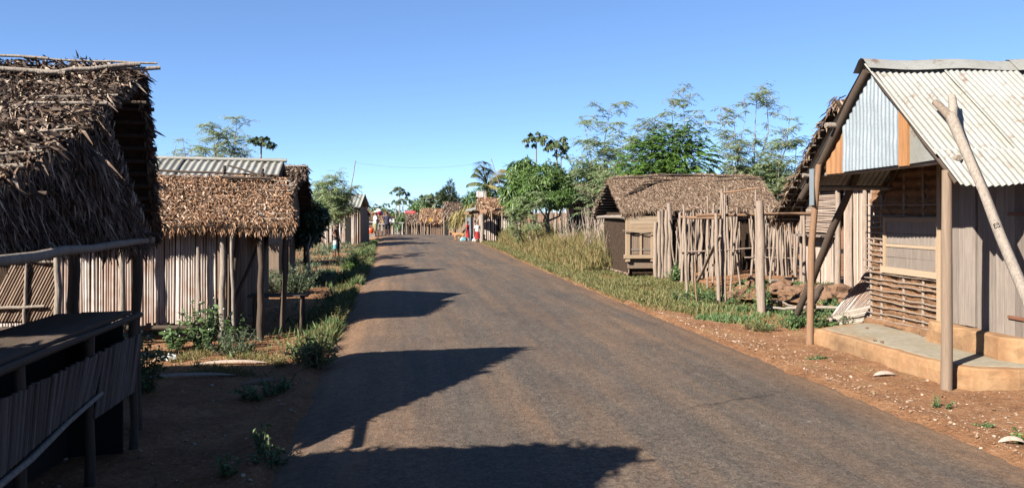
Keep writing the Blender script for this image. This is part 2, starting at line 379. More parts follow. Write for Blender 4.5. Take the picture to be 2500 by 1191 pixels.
def grid_mesh(xs, ys, zf, name, mat, **kw):
    nx, ny = len(xs), len(ys)
    V = [(x, y, zf(x, y)) for y in ys for x in xs]
    F = [(j*nx+i, j*nx+i+1, (j+1)*nx+i+1, (j+1)*nx+i) for j in range(ny-1) for i in range(nx-1)]
    return MB().raw(V, F, True).build(name, mat, **kw)
xs = axis([(-900, -100, 100), (-100, -20, 10), (-20, -6, 1), (-6, -.7, .11), (-.7, 4.2, .7), (4.2, 10, .14), (10, 20, 1), (20, 100, 10), (100, 900, 100)])
ys = axis([(-60, -2, 6), (-2, 3, .5), (3, 22, .13), (22, 60, .6), (60, 130, 3), (130, 300, 20), (300, 1500, 100)])
grid_mesh(xs, ys, gz, 'ground', M['dirt'], kind='structure')
def make_road():
    V = []; F = []; ys = axis([(-40, 0, 4), (0, 25, .12), (25, 70, .5), (70, 120, 2)]); nx = 15
    for y in ys:
        jl = mnoise.noise(Vector((0, y*1.1, 9)))*.10+mnoise.noise(Vector((4, y*4.5, 9)))*.07
        jr = mnoise.noise(Vector((7, y*1.1, 2)))*.11+mnoise.noise(Vector((9, y*4.5, 2)))*.08
        a, b = roadL(y)+jl, roadR(y)+jr
        for i in range(nx):
            t = i/(nx-1); x = a+(b-a)*t
            z = drop(y)+.035*(1-(2*t-1)**2)+.006
            if i in (0, nx-1): z -= .07
            V.append((x, y, z))
    for j in range(len(ys)-1):
        for i in range(nx-1): F.append((j*nx+i, j*nx+i+1, (j+1)*nx+i+1, (j+1)*nx+i))
    MB().raw(V, F, True).build('road', M['asphalt'], kind='structure')
make_road()

# ---------------------------------------------------------------- thatch
def patch(A, B, C, Dd, u, v):      # A,B ridge; Dd,C eave (u along the ridge, v down the slope)
    u = u[:, None]; v = v[:, None]
    return (A*(1-u)+B*u)*(1-v)+(Dd*(1-u)+C*u)*v
def thatch(corners, mat, parent, n, L=.16, W=.022, rows=14, thick=.07, sag=0, battens=8, shag=1.0, name='roof', fringe=.25, over=.18, bat_r=.016, bmat=None, ends=0, sub=True, curl=(-.2, .7)):
    A, B, C, Dd = [ab(tuple(q)) for q in corners]
    nrm = np.cross(B-A, Dd-A); nrm /= np.linalg.norm(nrm)
    if nrm[2] < 0: nrm = -nrm
    down = (Dd+C)/2-(A+B)/2; slope = np.linalg.norm(down); down = down/slope
    along = (B-A)/np.linalg.norm(B-A)
    mb = MB()
    nu, nv = 14, 6
    gu, gv = np.meshgrid(np.linspace(0, 1, nu), np.linspace(0, 1, nv)); gu = gu.ravel(); gv = gv.ravel()
    sg = lambda u, v: (-sag*4*u*(1-u)+.018*np.sin(u*23+v*4)+.015*np.sin(u*9-v*7))[:, None]*np.array([0, 0, 1.0])
    top = patch(A, B, C, Dd, gu, gv)+sg(gu, gv); bot = top-nrm*thick
    F = []
    for j in range(nv-1):
        for i in range(nu-1): F.append((j*nu+i, j*nu+i+1, (j+1)*nu+i+1, (j+1)*nu+i))
    m = nu*nv; F2 = [(a+m, d+m, c+m, b+m) for a, b, c, d in F]; E = []
    for i in range(nu-1): E += [(i, i+m, i+1+m, i+1), ((nv-1)*nu+i, (nv-1)*nu+i+1, (nv-1)*nu+i+1+m, (nv-1)*nu+i+m)]
    for j in range(nv-1): E += [(j*nu, (j+1)*nu, (j+1)*nu+m, j*nu+m), (j*nu+nu-1, j*nu+nu-1+m, (j+1)*nu+nu-1+m, (j+1)*nu+nu-1)]
    mb2 = MB().raw(np.concatenate([top, bot]), F+F2+E)
    u = NR.uniform(-.01, 1.01, n); v = NR.uniform(-.02, 1, n)
    v = (np.floor(v*rows)+NR.beta(1.2, 3.2, n)*.9+NR.uniform(-.06, .06, n))/rows; v = np.clip(v, -.02, 1.0)
    P = patch(A, B, C, Dd, u, v)+sg(u, v)+nrm*NR.uniform(0, .035*shag, n)[:, None]
    D = down+along*NR.normal(0, .5*shag, n)[:, None]+nrm*NR.uniform(-.1, .55*shag, n)[:, None]
    Nn = nrm+rv(n, .45)
    mb.blades(P, D, Nn, L*NR.uniform(.45, 1.3, n), W*NR.uniform(.5, 1.6, n), NR.uniform(curl[0], curl[1], n))
    # ragged fringe at the eave and at both rakes
    k = int(n*fringe*.5); u = NR.uniform(0, 1, k); v = np.full(k, .985)
    P = patch(A, B, C, Dd, u, v)+sg(u, v)-nrm*NR.uniform(0, thick, k)[:, None]
    D = down*.8+np.array([0, 0, -.7])+rv(k, .22)
    mb.blades(P, D, nrm+rv(k, .5), L*NR.uniform(.4, 1.25, k), W*NR.uniform(.6, 1.6, k), NR.uniform(-.1, .4, k))
    for side in (0, 1):
        k = int(n*fringe*.3); u = np.full(k, float(side)); v = NR.uniform(0, 1, k)
        P = patch(A, B, C, Dd, u, v)-nrm*NR.uniform(0, thick, k)[:, None]
        D = down*.45+along*(1 if side else -1)*NR.uniform(.1, .9, k)[:, None]+np.array([0, 0, -.45])+rv(k, .25)
        mb.blades(P, D, nrm+rv(k, .5), L*NR.uniform(.3, 1.0, k), W*NR.uniform(.6, 1.5, k), NR.uniform(-.1, .5, k))
    r = mb2.build(name, M['thatch_base'], parent)
    mb.build('thatch_leaves', mat, r)
    for i in range(battens):
        t = (i+.5)/battens; a = patch(A, B, C, Dd, np.array([0.]), np.array([t]))[0]-nrm*(thick+.012)-along*rnd.uniform(.3, 1)*over
        b = patch(A, B, C, Dd, np.array([1.]), np.array([t]))[0]-nrm*(thick+.012)+along*rnd.uniform(.3, 1)*over
        MB().stick(a, b, bat_r, bat_r*.8, .012, 5).build('batten', bmat or M['pole_dark'], r)
    return r
def poles(parent, name, mat, lst, label=None):
    out = []
    for a, b, r in lst: out.append(MB().stick(a, b, r, r*.85, r*.35, 6, 8, .08).build(name, mat, parent, label))
    return out
def cane_wall(parent, name, mat, a, b, z0, z1, pitch=.03, r=.011, lean=0, rag=.03, gap=0, back=True):
    a, b = Vector(a), Vector(b); L = (b-a).length; d = (b-a)/L; mb = MB(); n = int(L/pitch)
    for i in range(n):
        if rnd.random() < gap: continue
        p = a+d*((i+rnd.uniform(.3, .7))*pitch); rr = r*rnd.uniform(.75, 1.25)
        q0 = Vector((p.x, p.y, z0+rnd.uniform(-rag, rag))); q1 = Vector((p.x, p.y, z1+rnd.uniform(-rag, rag)))+d*(lean+rnd.uniform(-.012, .012))
        mb.tube([q0, q0.lerp(q1, .5)+Vector((rnd.uniform(-1, 1), rnd.uniform(-1, 1), 0))*.004, q1], [rr, rr, rr*.85], 6)
    w = mb.build(name, mat, parent)
    if back:
        nn = Vector((-d.y, d.x, 0))*.02
        k = MB(); p0 = a+nn*1.2; p1 = b+nn*1.2
        k.plank(Vector((p0.x, p0.y, (z0+z1)/2)), Vector((p1.x, p1.y, (z0+z1)/2)), (0, 0, (z1-z0)-.08), nn*.3)
        k.build('wall_lining', M['thatch_base'], w)
    return w
def corr(top, bot, e0, e1, pitch=.076, amp=.010, nrm=(0, 0, 1), rows=5, dent=.004, dd=8):
    """corrugated sheet between two edge functions top(t), bot(t), t from 0 to 1 along e0-e1 length"""
    L = (Vector(e1)-Vector(e0)).length; n = max(8, int(L/pitch*dd)); nr = Vector(nrm).normalized()
    V = []; F = []
    for i in range(n+1):
        t = i/n; h = math.sin(t*L/pitch*2*math.pi)*amp; A, B = Vector(top(t)), Vector(bot(t))
        for j in range(rows+1):
            q = A.lerp(B, j/rows); k = mnoise.noise(q*2.1)*dent*2+mnoise.noise(q*7)*dent
            V.append(tuple(q+nr*(h+k)))
    for i in range(n):
        for j in range(rows): F.append((i*(rows+1)+j, i*(rows+1)+j+1, (i+1)*(rows+1)+j+1, (i+1)*(rows+1)+j))
    return MB().raw(V, F, True)
def lerp(a, b): a, b = Vector(a), Vector(b); return lambda t: a.lerp(b, t)

# ================================================================ RIGHT HOUSE WITH THE TIN ROOF
def tin_house():
    X = 5.45
    h = thing('tin_roof_house', (6.6, 9.0, 0), 'house with pale corrugated tin roof, shiny tin gable and half open mud and lath wall', 'house')
    ridge0 = Vector((X, 8.97, 3.47)); eave0 = Vector((X, 7.36, 2.03)); far0 = Vector((X, 10.58, 2.05))
    X2 = 12.0; rise = .10
    nrm = (0, -.667, .745)
    def near(px0, px1, x0, x1, s0=0, s1=1, mat='tin_old', off=0, name='roof_sheet', amp=.011):
        # sheet between x0..x1 along the ridge, s0..s1 down the slope
        def P(x, s):
            a = Vector((x, ridge0.y, ridge0.z+rise*(x-X)/6)); b = Vector((x, eave0.y, eave0.z+.02*(x-X)))
            return a.lerp(b, s)+Vector(nrm)*off
        return corr(lambda t: P(x0+(x1-x0)*t, s0), lambda t: P(x0+(x1-x0)*t, s1+.012*math.sin(t*5)), P(x0, s0), P(x1, s0), nrm=nrm, amp=amp, rows=8).build(name, M[mat], h)
    near(0, 0, X, X+.98, 0, .80, 'tin_old', .004); near(0, 0, X+.92, X+1.86, 0, 1.0, 'tin_old', .034)
    near(0, 0, X, X+.98, .77, 1.03, 'tin_old', .022); near(0, 0, X+1.80, X+2.72, 0, 1.01, 'tin_old_grey', .006)
    near(0, 0, X+2.66, X+3.6, 0, 1.0, 'tin_old_grey', .018); near(0, 0, X+3.54, X+4.5, 0, 1.0, 'tin_old', .006); near(0, 0, X+4.44, X2, 0, 1.0, 'tin_old', .018)
    # far slope, one long sheet
    fn = (0, .667, .745)
    corr(lambda t: Vector((X+(X2-X)*t, ridge0.y, ridge0.z+rise*(X2-X)*t/6-.004)), lambda t: Vector((X+(X2-X)*t, far0.y, far0.z)), ridge0, (X2, ridge0.y, ridge0.z), nrm=fn, rows=4).build('roof_sheet', M['tin_old_grey'], h)
    # ridge cap: two bent strips
    def cap(x0, x1, lift, wd=.17):
        V = []; F = []; n = 10
        for i in range(n+1):
            x = x0+(x1-x0)*i/n; z = ridge0.z+rise*(x-X)/6+lift+.012*math.sin(x*5)
            for dy, dz in ((-wd, -wd*.62), (-.05, .018), (0, .035), (.05, .018), (wd, -wd*.7)): V.append((x, ridge0.y+dy, z+dz+.004*math.sin(x*31)))
        for i in range(n):
            for j in range(4): F.append((i*5+j, i*5+j+1, (i+1)*5+j+1, (i+1)*5+j))
        MB().raw(V, F, True).build('ridge_cap', M['tin_old'], h)
    cap(X-.04, X+1.95, .03); cap(X+1.85, X2, .045, .2)
    # rafters and purlins under the sheets
    dark = []
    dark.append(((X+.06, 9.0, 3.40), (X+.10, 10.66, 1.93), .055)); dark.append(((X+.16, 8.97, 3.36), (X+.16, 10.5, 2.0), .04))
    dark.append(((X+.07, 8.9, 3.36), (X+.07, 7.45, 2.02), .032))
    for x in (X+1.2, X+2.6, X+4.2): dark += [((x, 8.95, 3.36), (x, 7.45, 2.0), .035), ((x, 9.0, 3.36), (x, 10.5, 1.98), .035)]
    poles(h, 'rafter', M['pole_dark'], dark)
    poles(h, 'purlin', M['pole'], [((X+.15, 8.05, 2.58), (X2, 8.05, 2.6), .025), ((X+.12, 7.5, 2.04), (X2, 7.5, 2.07), .03), ((X+.15, 9.95, 2.50), (X2, 9.95, 2.6), .03), ((X+.15, 10.4, 2.06), (X2, 10.4, 2.1), .03)])
    # gable: bright tin sheet cut to the rake, rusty board, orange plank, grey board
    Xg = X+.10
    def yz(px, py): p = onX(px, py, Xg); return p.y, p.z
    def poly_top(y):   # underside of the rake
        return 3.42-abs(y-8.97)*.92
    yl, _ = yz(2058, 400); yr, _ = yz(2199, 400)
    def gtop(t):
        y = yl+(yr-yl)*t; z = poly_top(y)-.04
        if y > 9.46: z = min(z, 2.98-.0*(y))-.03*round(math.sin(y*40))
        if y > 9.60: z = min(z, 2.62)
        return Vector((Xg, y, z))
    gb0 = yz(2060, 420)[1]; gb1 = yz(2199, 402)[1]
    corr(gtop, lambda t: Vector((Xg, yl+(yr-yl)*t, gb0+(gb1-gb0)*t)), (Xg, yl, 0), (Xg, yr, 0), nrm=(-1, 0, 0), amp=.010, rows=14, dent=.007).build('gable_sheet', M['tin_new'], h)
    y2, _ = yz(2012, 400)
    corr(lambda t: Vector((Xg+.03, y2+(yl-.10-y2)*t, min(poly_top(y2+(yl-.10-y2)*t)-.03, 2.75))), lambda t: Vector((Xg+.03, y2+(yl-.10-y2)*t, gb0-.01)), (0, y2, 0), (0, yl-.1, 0), nrm=(-.9, 0, .1), amp=.006, pitch=.12, rows=8).build('gable_board', M['tin_rust'], h, 'rusty orange gable board')
    ya, _ = yz(2199, 300); yb, _ = yz(2221, 300)
    MB().hexa([(Xg-.03, yb, gb1-.02), (Xg, yb, gb1-.02), (Xg, ya, gb1-.02), (Xg-.03, ya, gb1-.02), (Xg-.03, yb, poly_top(yb)-.01), (Xg, yb, poly_top(yb)-.01), (Xg, ya, poly_top(ya)-.01), (Xg-.03, ya, poly_top(ya)-.01)]).build('gable_plank', M['board_rust'], h, 'orange brown upright gable plank')
    yc, _ = yz(2292, 398)
    zc = 2.2
    MB().raw([(Xg, yb, gb1), (Xg, yc, gb1+.02), (Xg, yb, poly_top(yb)-.03), (Xg+.02, yb, gb1), (Xg+.02, yc, gb1+.02), (Xg+.02, yb, poly_top(yb)-.03)], [[0, 1, 2, 2], [5, 4, 3, 3], [0, 3, 4, 1], [1, 4, 5, 2], [2, 5, 3, 0]]).build('gable_board', M['tin_old_grey'], h, 'grey triangular gable board')
    poles(h, 'gable_beam', M['pole'], [((Xg+.07, 7.55, gb1+.02), (Xg+.07, 10.45, gb0-.02), .035), ((X-.04, 10.36, 2.22), (X+.5, 10.36, 2.22), .03), ((X-.10, 9.66, 2.82), (X+.4, 9.66, 2.8), .036)])
    # scalloped lower edge of a tin sheet seen under the gable, at the house behind -> belongs to the far house
    # posts of the porch
    p1a = onX(1977, 832, 5.53); p1b = onX(1999, 402, 5.50)
    MB().tube([(p1a.x, p1a.y, -.1), (p1a.x, p1a.y-.02, .5), (5.52, p1a.y-.07, 1.3), p1b], [.052, .046, .044, .038], 10, knots=.05).build('porch_post', M['pole_red'], h)
    MB().tube([(5.53, 7.62, -.1), (5.53, 7.61, .5), (5.535, 7.62, 1.4), (5.52, 7.60, 2.16)], [.060, .056, .052, .050], 10, knots=.05).build('porch_post', M['plank_brown'], h, 'square grey porch post with mud stained foot')
    MB().box(5.44, 5.455, 10.14, 10.24, 1.82, 2.3).build('post_strap', M['tin_new'], h)
    poles(h, 'brace', M['pole_dark'], [((6.2, 12.2, -.05), (6.14, 10.24, 2.28), .055)])
    # floor slab
    rim = [(5.58, 10.35), (5.61, 9.4), (5.59, 8.5), (5.63, 7.72), (5.75, 7.52), (6.15, 7.38), (6.9, 7.34), (9.5, 7.3), (9.5, 10.75), (6.9, 10.9), (6.3, 10.75)]
    def slab(rim, z0, z1, name, mat, rough=.02, sub=8, label=None):
        pts = []
        for i, p in enumerate(rim):
            q = rim[(i+1) % len(rim)]
            L = math.hypot(q[0]-p[0], q[1]-p[1]); k = max(1, int(L/.12))
            pts += [(p[0]+(q[0]-p[0])*j/k, p[1]+(q[1]-p[1])*j/k) for j in range(k)]
        cx = sum(p[0] for p in pts)/len(pts); cy = sum(p[1] for p in pts)/len(pts); V = []; n = len(pts)
        def ins(p, d): v = Vector((cx-p[0], cy-p[1])).normalized()*d; return p[0]+v.x, p[1]+v.y
        prof = [(0, z0), (-.01, z0+.3*(z1-z0)), (-.012, z0+.7*(z1-z0)), (.002, z1-.02), (.018, z1-.004), (.05, z1)]
        for dd, z in prof:
            for p in pts:
                e = mnoise.noise(Vector((p[0]*6, p[1]*6, z*9)))*rough
                a, b = ins(p, dd+e); V.append((a, b, z+e*.3*(z > z0)))
        F = []
        for r in range(len(prof)-1):
            for i in range(n): F.append((r*n+i, r*n+(i+1) % n, (r+1)*n+(i+1) % n, (r+1)*n+i))
        V.append((cx, cy, z1)); c = len(V)-1; r = (len(prof)-1)*n
        for i in range(n): F.append((r+i, r+(i+1) % n, c, c))
        return MB().raw(V, F).build(name, mat, h, label)
    slab(rim, -.12, .165, 'floor_edge', M['plaster'], .02)
    top = [(5.66, 10.27), (5.69, 9.4), (5.68, 8.5), (5.72, 7.78), (5.84, 7.62), (6.2, 7.48), (6.9, 7.44), (9.4, 7.4), (9.4, 10.65), (6.9, 10.8), (6.35, 10.66)]
    slab(top, .15, .172, 'floor', M['cement'], .012)
    # plinth (mud step) below the door, wall footing below the lath
    slab([(6.36, 9.12), (6.33, 8.6), (6.35, 8.15), (6.30, 7.85), (6.36, 7.66), (6.5, 7.6), (8.5, 7.6), (8.5, 9.12)], .10, .42, 'plinth', M['plaster'], .05)
    slab([(6.62, 10.86), (6.60, 10.3), (6.58, 9.6), (6.52, 9.1), (8.4, 9.1), (8.4, 10.86)], .12, .24, 'plinth', M['mud'], .06)
    # mud and lath wall facing the road, Y 9.1..10.8
    Xw = 6.68
    mud = MB(); V = []; F = []; ny, nz = 60, 70
    for j in range(nz+1):
        for i in range(ny+1):
            y = 9.08+1.72*i/ny; z = .2+2.2*j/nz
            k = mnoise.noise(Vector((y*5, z*5, 0)))*.03+mnoise.noise(Vector((y*16, z*22, 0)))*.022
            V.append((Xw+.008+k-(.02*math.cos(z/.125*2*math.pi)), y, z))
    for j in range(nz):
        for i in range(ny): F.append((j*(ny+1)+i, j*(ny+1)+i+1, (j+1)*(ny+1)+i+1, (j+1)*(ny+1)+i))
    mud.raw(V, F, True).box(Xw+.10, Xw+.2, 9.05, 10.82, .2, 2.4).build('mud_wall', M['mud'], h)
    for y in (9.12, 9.66, 10.06, 10.58, 10.82): MB().stick((Xw+.012, y, .18), (Xw+.012, y, 2.4), .024, .020, .008, 6, 8).build('wall_stud', M['stake'], h)
    for k in range(30):
        z = .25+k*.079
        if z > 1.95: break
        if z > 1.66 and k % 2: continue
        a, b = 9.03+rnd.uniform(-.04, .02), 10.9+rnd.uniform(-.05, .06)
        segs = [(a, b)]
        if .97 < z < 1.62: segs = [(a, 9.26), (10.42, b)]
        for sa, sb in segs:
            MB().stick((Xw-.028, sa, z+rnd.uniform(-.015, .02)), (Xw-.028, sb, z+rnd.uniform(-.015, .02)), .0115, .009, .009, 9, 6).build('lath', M['stake'], h)
    # window in the lath wall: boarded shutter in a frame
    wn = MB(); 
    for a, b in ((9.27, 9.33), (10.38, 10.44)): wn.box(Xw-.06, Xw-.01, a, b, .98, 1.66, .003)
    wn.box(Xw-.065, Xw-.008, 9.2, 10.5, .90, .985, .004).box(Xw-.058, Xw-.012, 9.33, 10.38, 1.26, 1.30, .003).box(Xw-.058, Xw-.012, 9.33, 10.38, 1.60, 1.66, .003)
    wf = wn.build('window_frame', M['plank_tan'], h)
    s = MB(); 
    for a, b in ((.987, 1.12), (1.124, 1.257), (1.303, 1.44), (1.444, 1.597)): s.box(Xw-.045, Xw-.02, 9.335, 10.375, a, b, .003)
    s.build('shutter', M['plank_grey'], wf)
    # side frame and planked door wall, Y 7.65..9.08, on the plinth
    Xd = 6.47
    MB().box(Xd-.02, Xd+.16, 9.0, 9.07, .30, 2.3, .004).build('door_post', M['plank_tan'], h)
    d1 = MB(); y = 8.99
    wd = [.13, .15, .12, .16]; yy = y
    for k in wd: d1.box(Xd+rnd.uniform(0, .012), Xd+.035, yy-k+.004, yy, .425+rnd.uniform(-.01, .01), 2.2, .002); yy -= k
    dl = d1.build('door', M['plank_grey'], h)
    d2 = MB(); yy -= .02
    for k in (.14, .15, .13, .15, .12, .14): d2.box(Xd+.005+rnd.uniform(0, .012), Xd+.04, yy-k+.004, yy, .40+rnd.uniform(-.01, .01), 2.2, .002); yy -= k
    dr = d2.build('door', M['plank_grey'], h, 'door leaf nearest the road corner')
    for yq, z in ((8.98, .62), (8.98, 1.75)): MB().box(Xd-.012, Xd+.002, yq-.16, yq, z, z+.03, .003).build('hinge', M['rust'], dl)
    for yq, z in ((7.92, .60), (7.92, 1.7)): MB().box(Xd-.012, Xd+.004, yq-.22, yq, z, z+.035, .003).build('hinge', M['rust'], dr)
    MB().box(Xd+.3, 8.6, 7.66, 7.74, .4, 2.1).box(Xd+.4, 8.6, 10.75, 10.83, .2, 2.4).box(8.55, 8.62, 7.7, 10.8, .2, 2.4).box(Xd, Xd+.3, 7.62, 7.70, .3, 2.2).build('wall', M['plank_brown'], h)
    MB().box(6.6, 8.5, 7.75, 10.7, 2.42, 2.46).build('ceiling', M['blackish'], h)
    # forked prop leaning against the roof
    f = thing('forked_prop', (4.9, 5.16, 0), 'long forked grey pole leaning across the tin roof edge', 'pole')
    a = Vector((4.83, 5.14, -.05)); b = Vector((5.86, 8.02, 2.70)); d = (b-a).normalized(); sd = d.cross(Vector((0, 0, 1))).normalized(); up = sd.cross(d)
    mb = MB(); off = up*.07
    mb.tube([a+off, a.lerp(b, .2)+off-up*.01, a.lerp(b, .35)+off+up*.01, a.lerp(b, .55)+off, a.lerp(b, .7)+off+sd*.012, a.lerp(b, .9)+off, b+off], [.046, .044, .047, .044, .043, .050, .058], 12, knots=.10)
    mb.tube([b+off-d*.04, b+off+d*.10-sd*.05, b+off+d*.27-sd*.105], [.055, .042, .036], 8)
    mb.tube([b+off-d*.04, b+off+d*.13+sd*.05, b+off+d*.36+sd*.085], [.055, .046, .040], 8)
    mb.build('shaft', M['pole'], f)
tin_house()

# ================================================================ CANE HOUSE BEHIND IT (right)
def cane_house():
    h = thing('cane_house', (9.5, 15, .2), 'pale cane and plank house with thatched roof, half hidden by the tin roofed house', 'house')
    A = Vector((8.15, 14.4, 3.82)); B = Vector((12.5, 14.4, 3.9))
    thatch([A, B, (12.5, 17.0, 1.55), (8.15, 17.0, 1.55)], M['thatch_tan'], h, 3500, .22, .03, 14, .06, battens=17, over=.06, bat_r=.018, bmat=M['pole'])
    thatch([A, B, (12.5, 12.2, 1.9), (8.3, 12.2, 1.9)], M['thatch_tan'], h, 1500, .22, .03, 12, .06, battens=6)
    z0 = .15; Xw = 8.7
    def Y(px): return onX(px, 600, Xw).y
    # lower canes, upper mat panel
    cane_wall(h, 'wall', M['cane_pale'], (Xw, Y(1960), 0), (Xw, Y(2040), 0), z0, 1.22, .028, .011)
    m = MB()
    for i in range(34):
        z = 1.30+i*.0265; a = Y(1968)+rnd.uniform(-.03, .03); b = Y(2042)+rnd.uniform(-.03, .03)
        m.tube([(Xw-.01+rnd.uniform(0, .012), a, z+rnd.uniform(-.008, .008)), (Xw, (a+b)/2, z+rnd.uniform(-.012, .012)), (Xw-.01, b, z+rnd.uniform(-.012, .012))], .011, 6)
    m.build('mat_panel', M['cane_pale'], h)
    MB().box(Xw+.03, Xw+.05, Y(2042), Y(1962), z0, 2.15).build('wall_lining', M['thatch_base'], h)
    MB().box(Xw-.30, Xw+.04, Y(2042), Y(1956), 1.215, 1.25, .006).build('shelf', M['plank_grey'], h)
    cane_wall(h, 'wall', M['cane_pale'], (Xw, Y(2062), 0), (Xw, Y(2150), 0), z0, 2.2, .045, .018)
    for px, r in ((1963, .035), (2052, .06), (2085, .035), (2120, .045), (2150, .06)):
        y = Y(px); MB().stick((Xw-.06, y, z0-.1), (Xw-.05, y+.02, 2.22), r, r*.9, .012, 5, 8).build('post', M['stake'], h)
    poles(h, 'tie_beam', M['pole'], [((Xw-.08, Y(1948), 2.24), (Xw-.08, Y(2165), 2.30), .035), ((8.1, 16.9, 1.75), (8.9, 16.9, 1.8), .04), ((8.2, 16.5, 2.0), (8.8, 16.5, 2.0), .03)])
    poles(h, 'rafter', M['pole_dark'], [((8.32, 14.45, 3.68), (8.3, 16.9, 1.55), .04), ((8.42, 14.6, 3.5), (8.42, 16.6, 1.75), .03)])
    for i in range(9):
        y = Y(1962+i*9); MB().stick((Xw-.02, y, 2.28), (Xw-.02, y-rnd.uniform(0, .25), min(3.5, 2.45+.07*i+rnd.uniform(0, .25))), .03, .025, .01, 3, 6).build('gable_slat', M['cane_pale'], h)
    corr(lambda t: Vector((Xw-.16, Y(2010)+(Y(2168)-Y(2010))*t, 2.40)), lambda t: Vector((Xw-.2, Y(2010)+(Y(2168)-Y(2010))*t, 2.22)), (0, Y(2010), 0), (0, Y(2168), 0), nrm=(-1, 0, .1), amp=.016, rows=2).build('tin_strip', M['cane_pale'], h)
    cane_wall(h, 'side_wall', M['cane_brown'], (Xw, 12.6, 0), (12, 12.6, 0), z0, 1.9, .06, .02)
cane_house()

# ================================================================ HUT WITH THE BROWN ROOF (middle right)
def stake_hut():
    h = thing('thatched_hut', (7.9, 22, .2), 'low thatched hut with light plank shutter behind the stake fence', 'house')
    A = Vector((5.82, 22.1, 2.64)); B = Vector((10.2, 22.1, 2.70)); Ne = (5.80, 20.50, 1.68); Nb = (10.2, 20.50, 1.64)
    thatch([A, B, Nb, Ne], M['thatch_tan'], h, 24000, .11, .011, 22, .09, sag=-.09, battens=5, over=.05, shag=.6, fringe=.06)
    thatch([A, B, (10.2, 23.6, 1.62), (5.75, 23.6, 1.62)], M['thatch_tan'], h, 2500, .16, .026, 12, .05, sag=-.09, battens=13, over=.10, bat_r=.022, bmat=M['pole'])
    poles(h, 'ridge_pole', M['pole_dark'], [((5.9, 22.0, 2.62), (7.6, 21.95, 2.74), .03), ((7.2, 22.0, 2.76), (9.9, 21.98, 2.70), .025)])
    for i in range(7):   # weathered sticks lying on the roof, one bundle
        t = i/7; MB().stick(onY(1510+12*i, 500-9*i, 21.15+.07*i)+Vector((0, -.05, .12)), onY(1600+9*i, 447+rnd.uniform(-3, 4), 21.9)+Vector((0, -.05, .08)), .016, .01, .02, 4).build('roof_stick', M['pole_dark'], h)
    poles(h, 'roof_stick', M['pole_dark'], [(onY(1535, 474, 21.55)+Vector((0, -.03, .1)), onY(1650, 455, 21.8)+Vector((0, 0, .1)), .024), (onY(1735, 452, 21.8)+Vector((0, 0, .1)), onY(1865, 442, 21.9)+Vector((0, 0, .1)), .02)])
    poles(h, 'tie_beam', M['pole'], [((5.85, 20.75, 1.58), (5.85, 23.5, 1.55), .05), ((6.0, 20.7, 1.56), (10.0, 20.7, 1.54), .04)])
    Y0 = 20.60
    def P(px, py): return onY(px, py, Y0)
    # hut body
    MB().box(P(1533, 0).x+.1, 9.9, Y0+.12, Y0+.16, .1, 1.7).box(9.85, 9.9, Y0+.16, 23.2, .1, 1.7).box(P(1533, 0).x+.1, P(1533, 0).x+.14, Y0+.16, 23.2, .2, 1.7).box(P(1533, 0).x+.1, 9.9, 23.16, 23.2, .1, 1.7).build('wall', M['thatch_base'], h)
    cane_wall(h, 'side_wall', M['cane_brown'], (P(1533, 0).x+.04, Y0+.05, 0), (P(1533, 0).x+.04, 23.1, 0), .1, 1.6, .05, .02)
    x0, x1 = P(1532, 0).x, P(1598, 0).x
    x2 = P(1592, 0).x+.0
    for x in (x0, x2): MB().box(x-.05, x+.05, Y0-.06, Y0+.03, P(0, 652).z, 1.60, .004).build('post', M['plank_tan'], h)
    b = MB()
    for i in range(4):
        za = P(0, 573).z+i*.105; b.box(x0+.05, x2+.28, Y0-.075, Y0-.045, za, za+.101, .004)
    b.build('shutter', M['plank_tan'], h, 'light horizontal plank shutter')
    MB().box(P(1533, 0).x, P(1640, 0).x, Y0+.03, Y0+.05, .25, 1.62).build('wall', M['plank_brown'], h)
    for k in range(2):
        pa, pb = (1536, 1561) if k == 0 else (1566, 1590); xa, xb = P(pa, 0).x, P(pb, 0).x
        pn = MB(); q = xa
        while q < xb-.01: pn.box(q, min(q+.055, xb)-.002, Y0-.02+rnd.uniform(-.004, .004), Y0+.005, P(0, 632).z, P(0, 577).z, .001); q += .055
        r = pn.build('panel', M['plank_brown'], h)
        MB().box(xa, xb, Y0-.035, Y0-.022, P(0, 622).z, P(0, 617).z, .002).build('panel_rail', M['plank_grey'], r)
        MB().box(xb, xb+.05, Y0-.05, Y0+.01, P(0, 640).z, P(0, 573).z, .003).build('post', M['plank_tan'], h)
    MB().box(x0-.1, x2+.05, Y0-.08, Y0+.05, P(0, 644).z, P(0, 634).z, .01).build('sill', M['plank_tan'], h)
    MB().stick((x0-.15, Y0-.12, P(0, 568).z), (x2+.1, Y0-.1, P(0, 580).z), .016, .012, .01).build('latch_pole', M['stake'], h)
    for px, top, r in ((1601, 545, .05), (1609, 515, .05), (1617, 512, .045), (1625, 513, .05), (1634, 494, .062)):
        p = onY(px, 660, 20.25); MB().stick((p.x, p.y, .0), (p.x+rnd.uniform(-.03, .03), p.y, onY(0, top, 20.25).z), r*1.1, r, .02, 5, 9).build('post', M['stake'], h)
    # planks and sticks of the rest of the front wall, with a black opening left between
    q = onY(1668, 0, 20.9).x
    while q < 9.9:
        if not (8.45 < q < 9.25): MB().stick((q, 20.92, .1), (q+rnd.uniform(-.05, .05), 20.95, 1.62), .035, .028, .015, 4).build('wall_pole', M['cane_grey'], h)
        q += rnd.uniform(.07, .14)
    MB().box(8.68, 8.82, 20.9, 20.94, .2, 1.5, .004).build('door_post', M['board_rust'], h)
stake_hut()

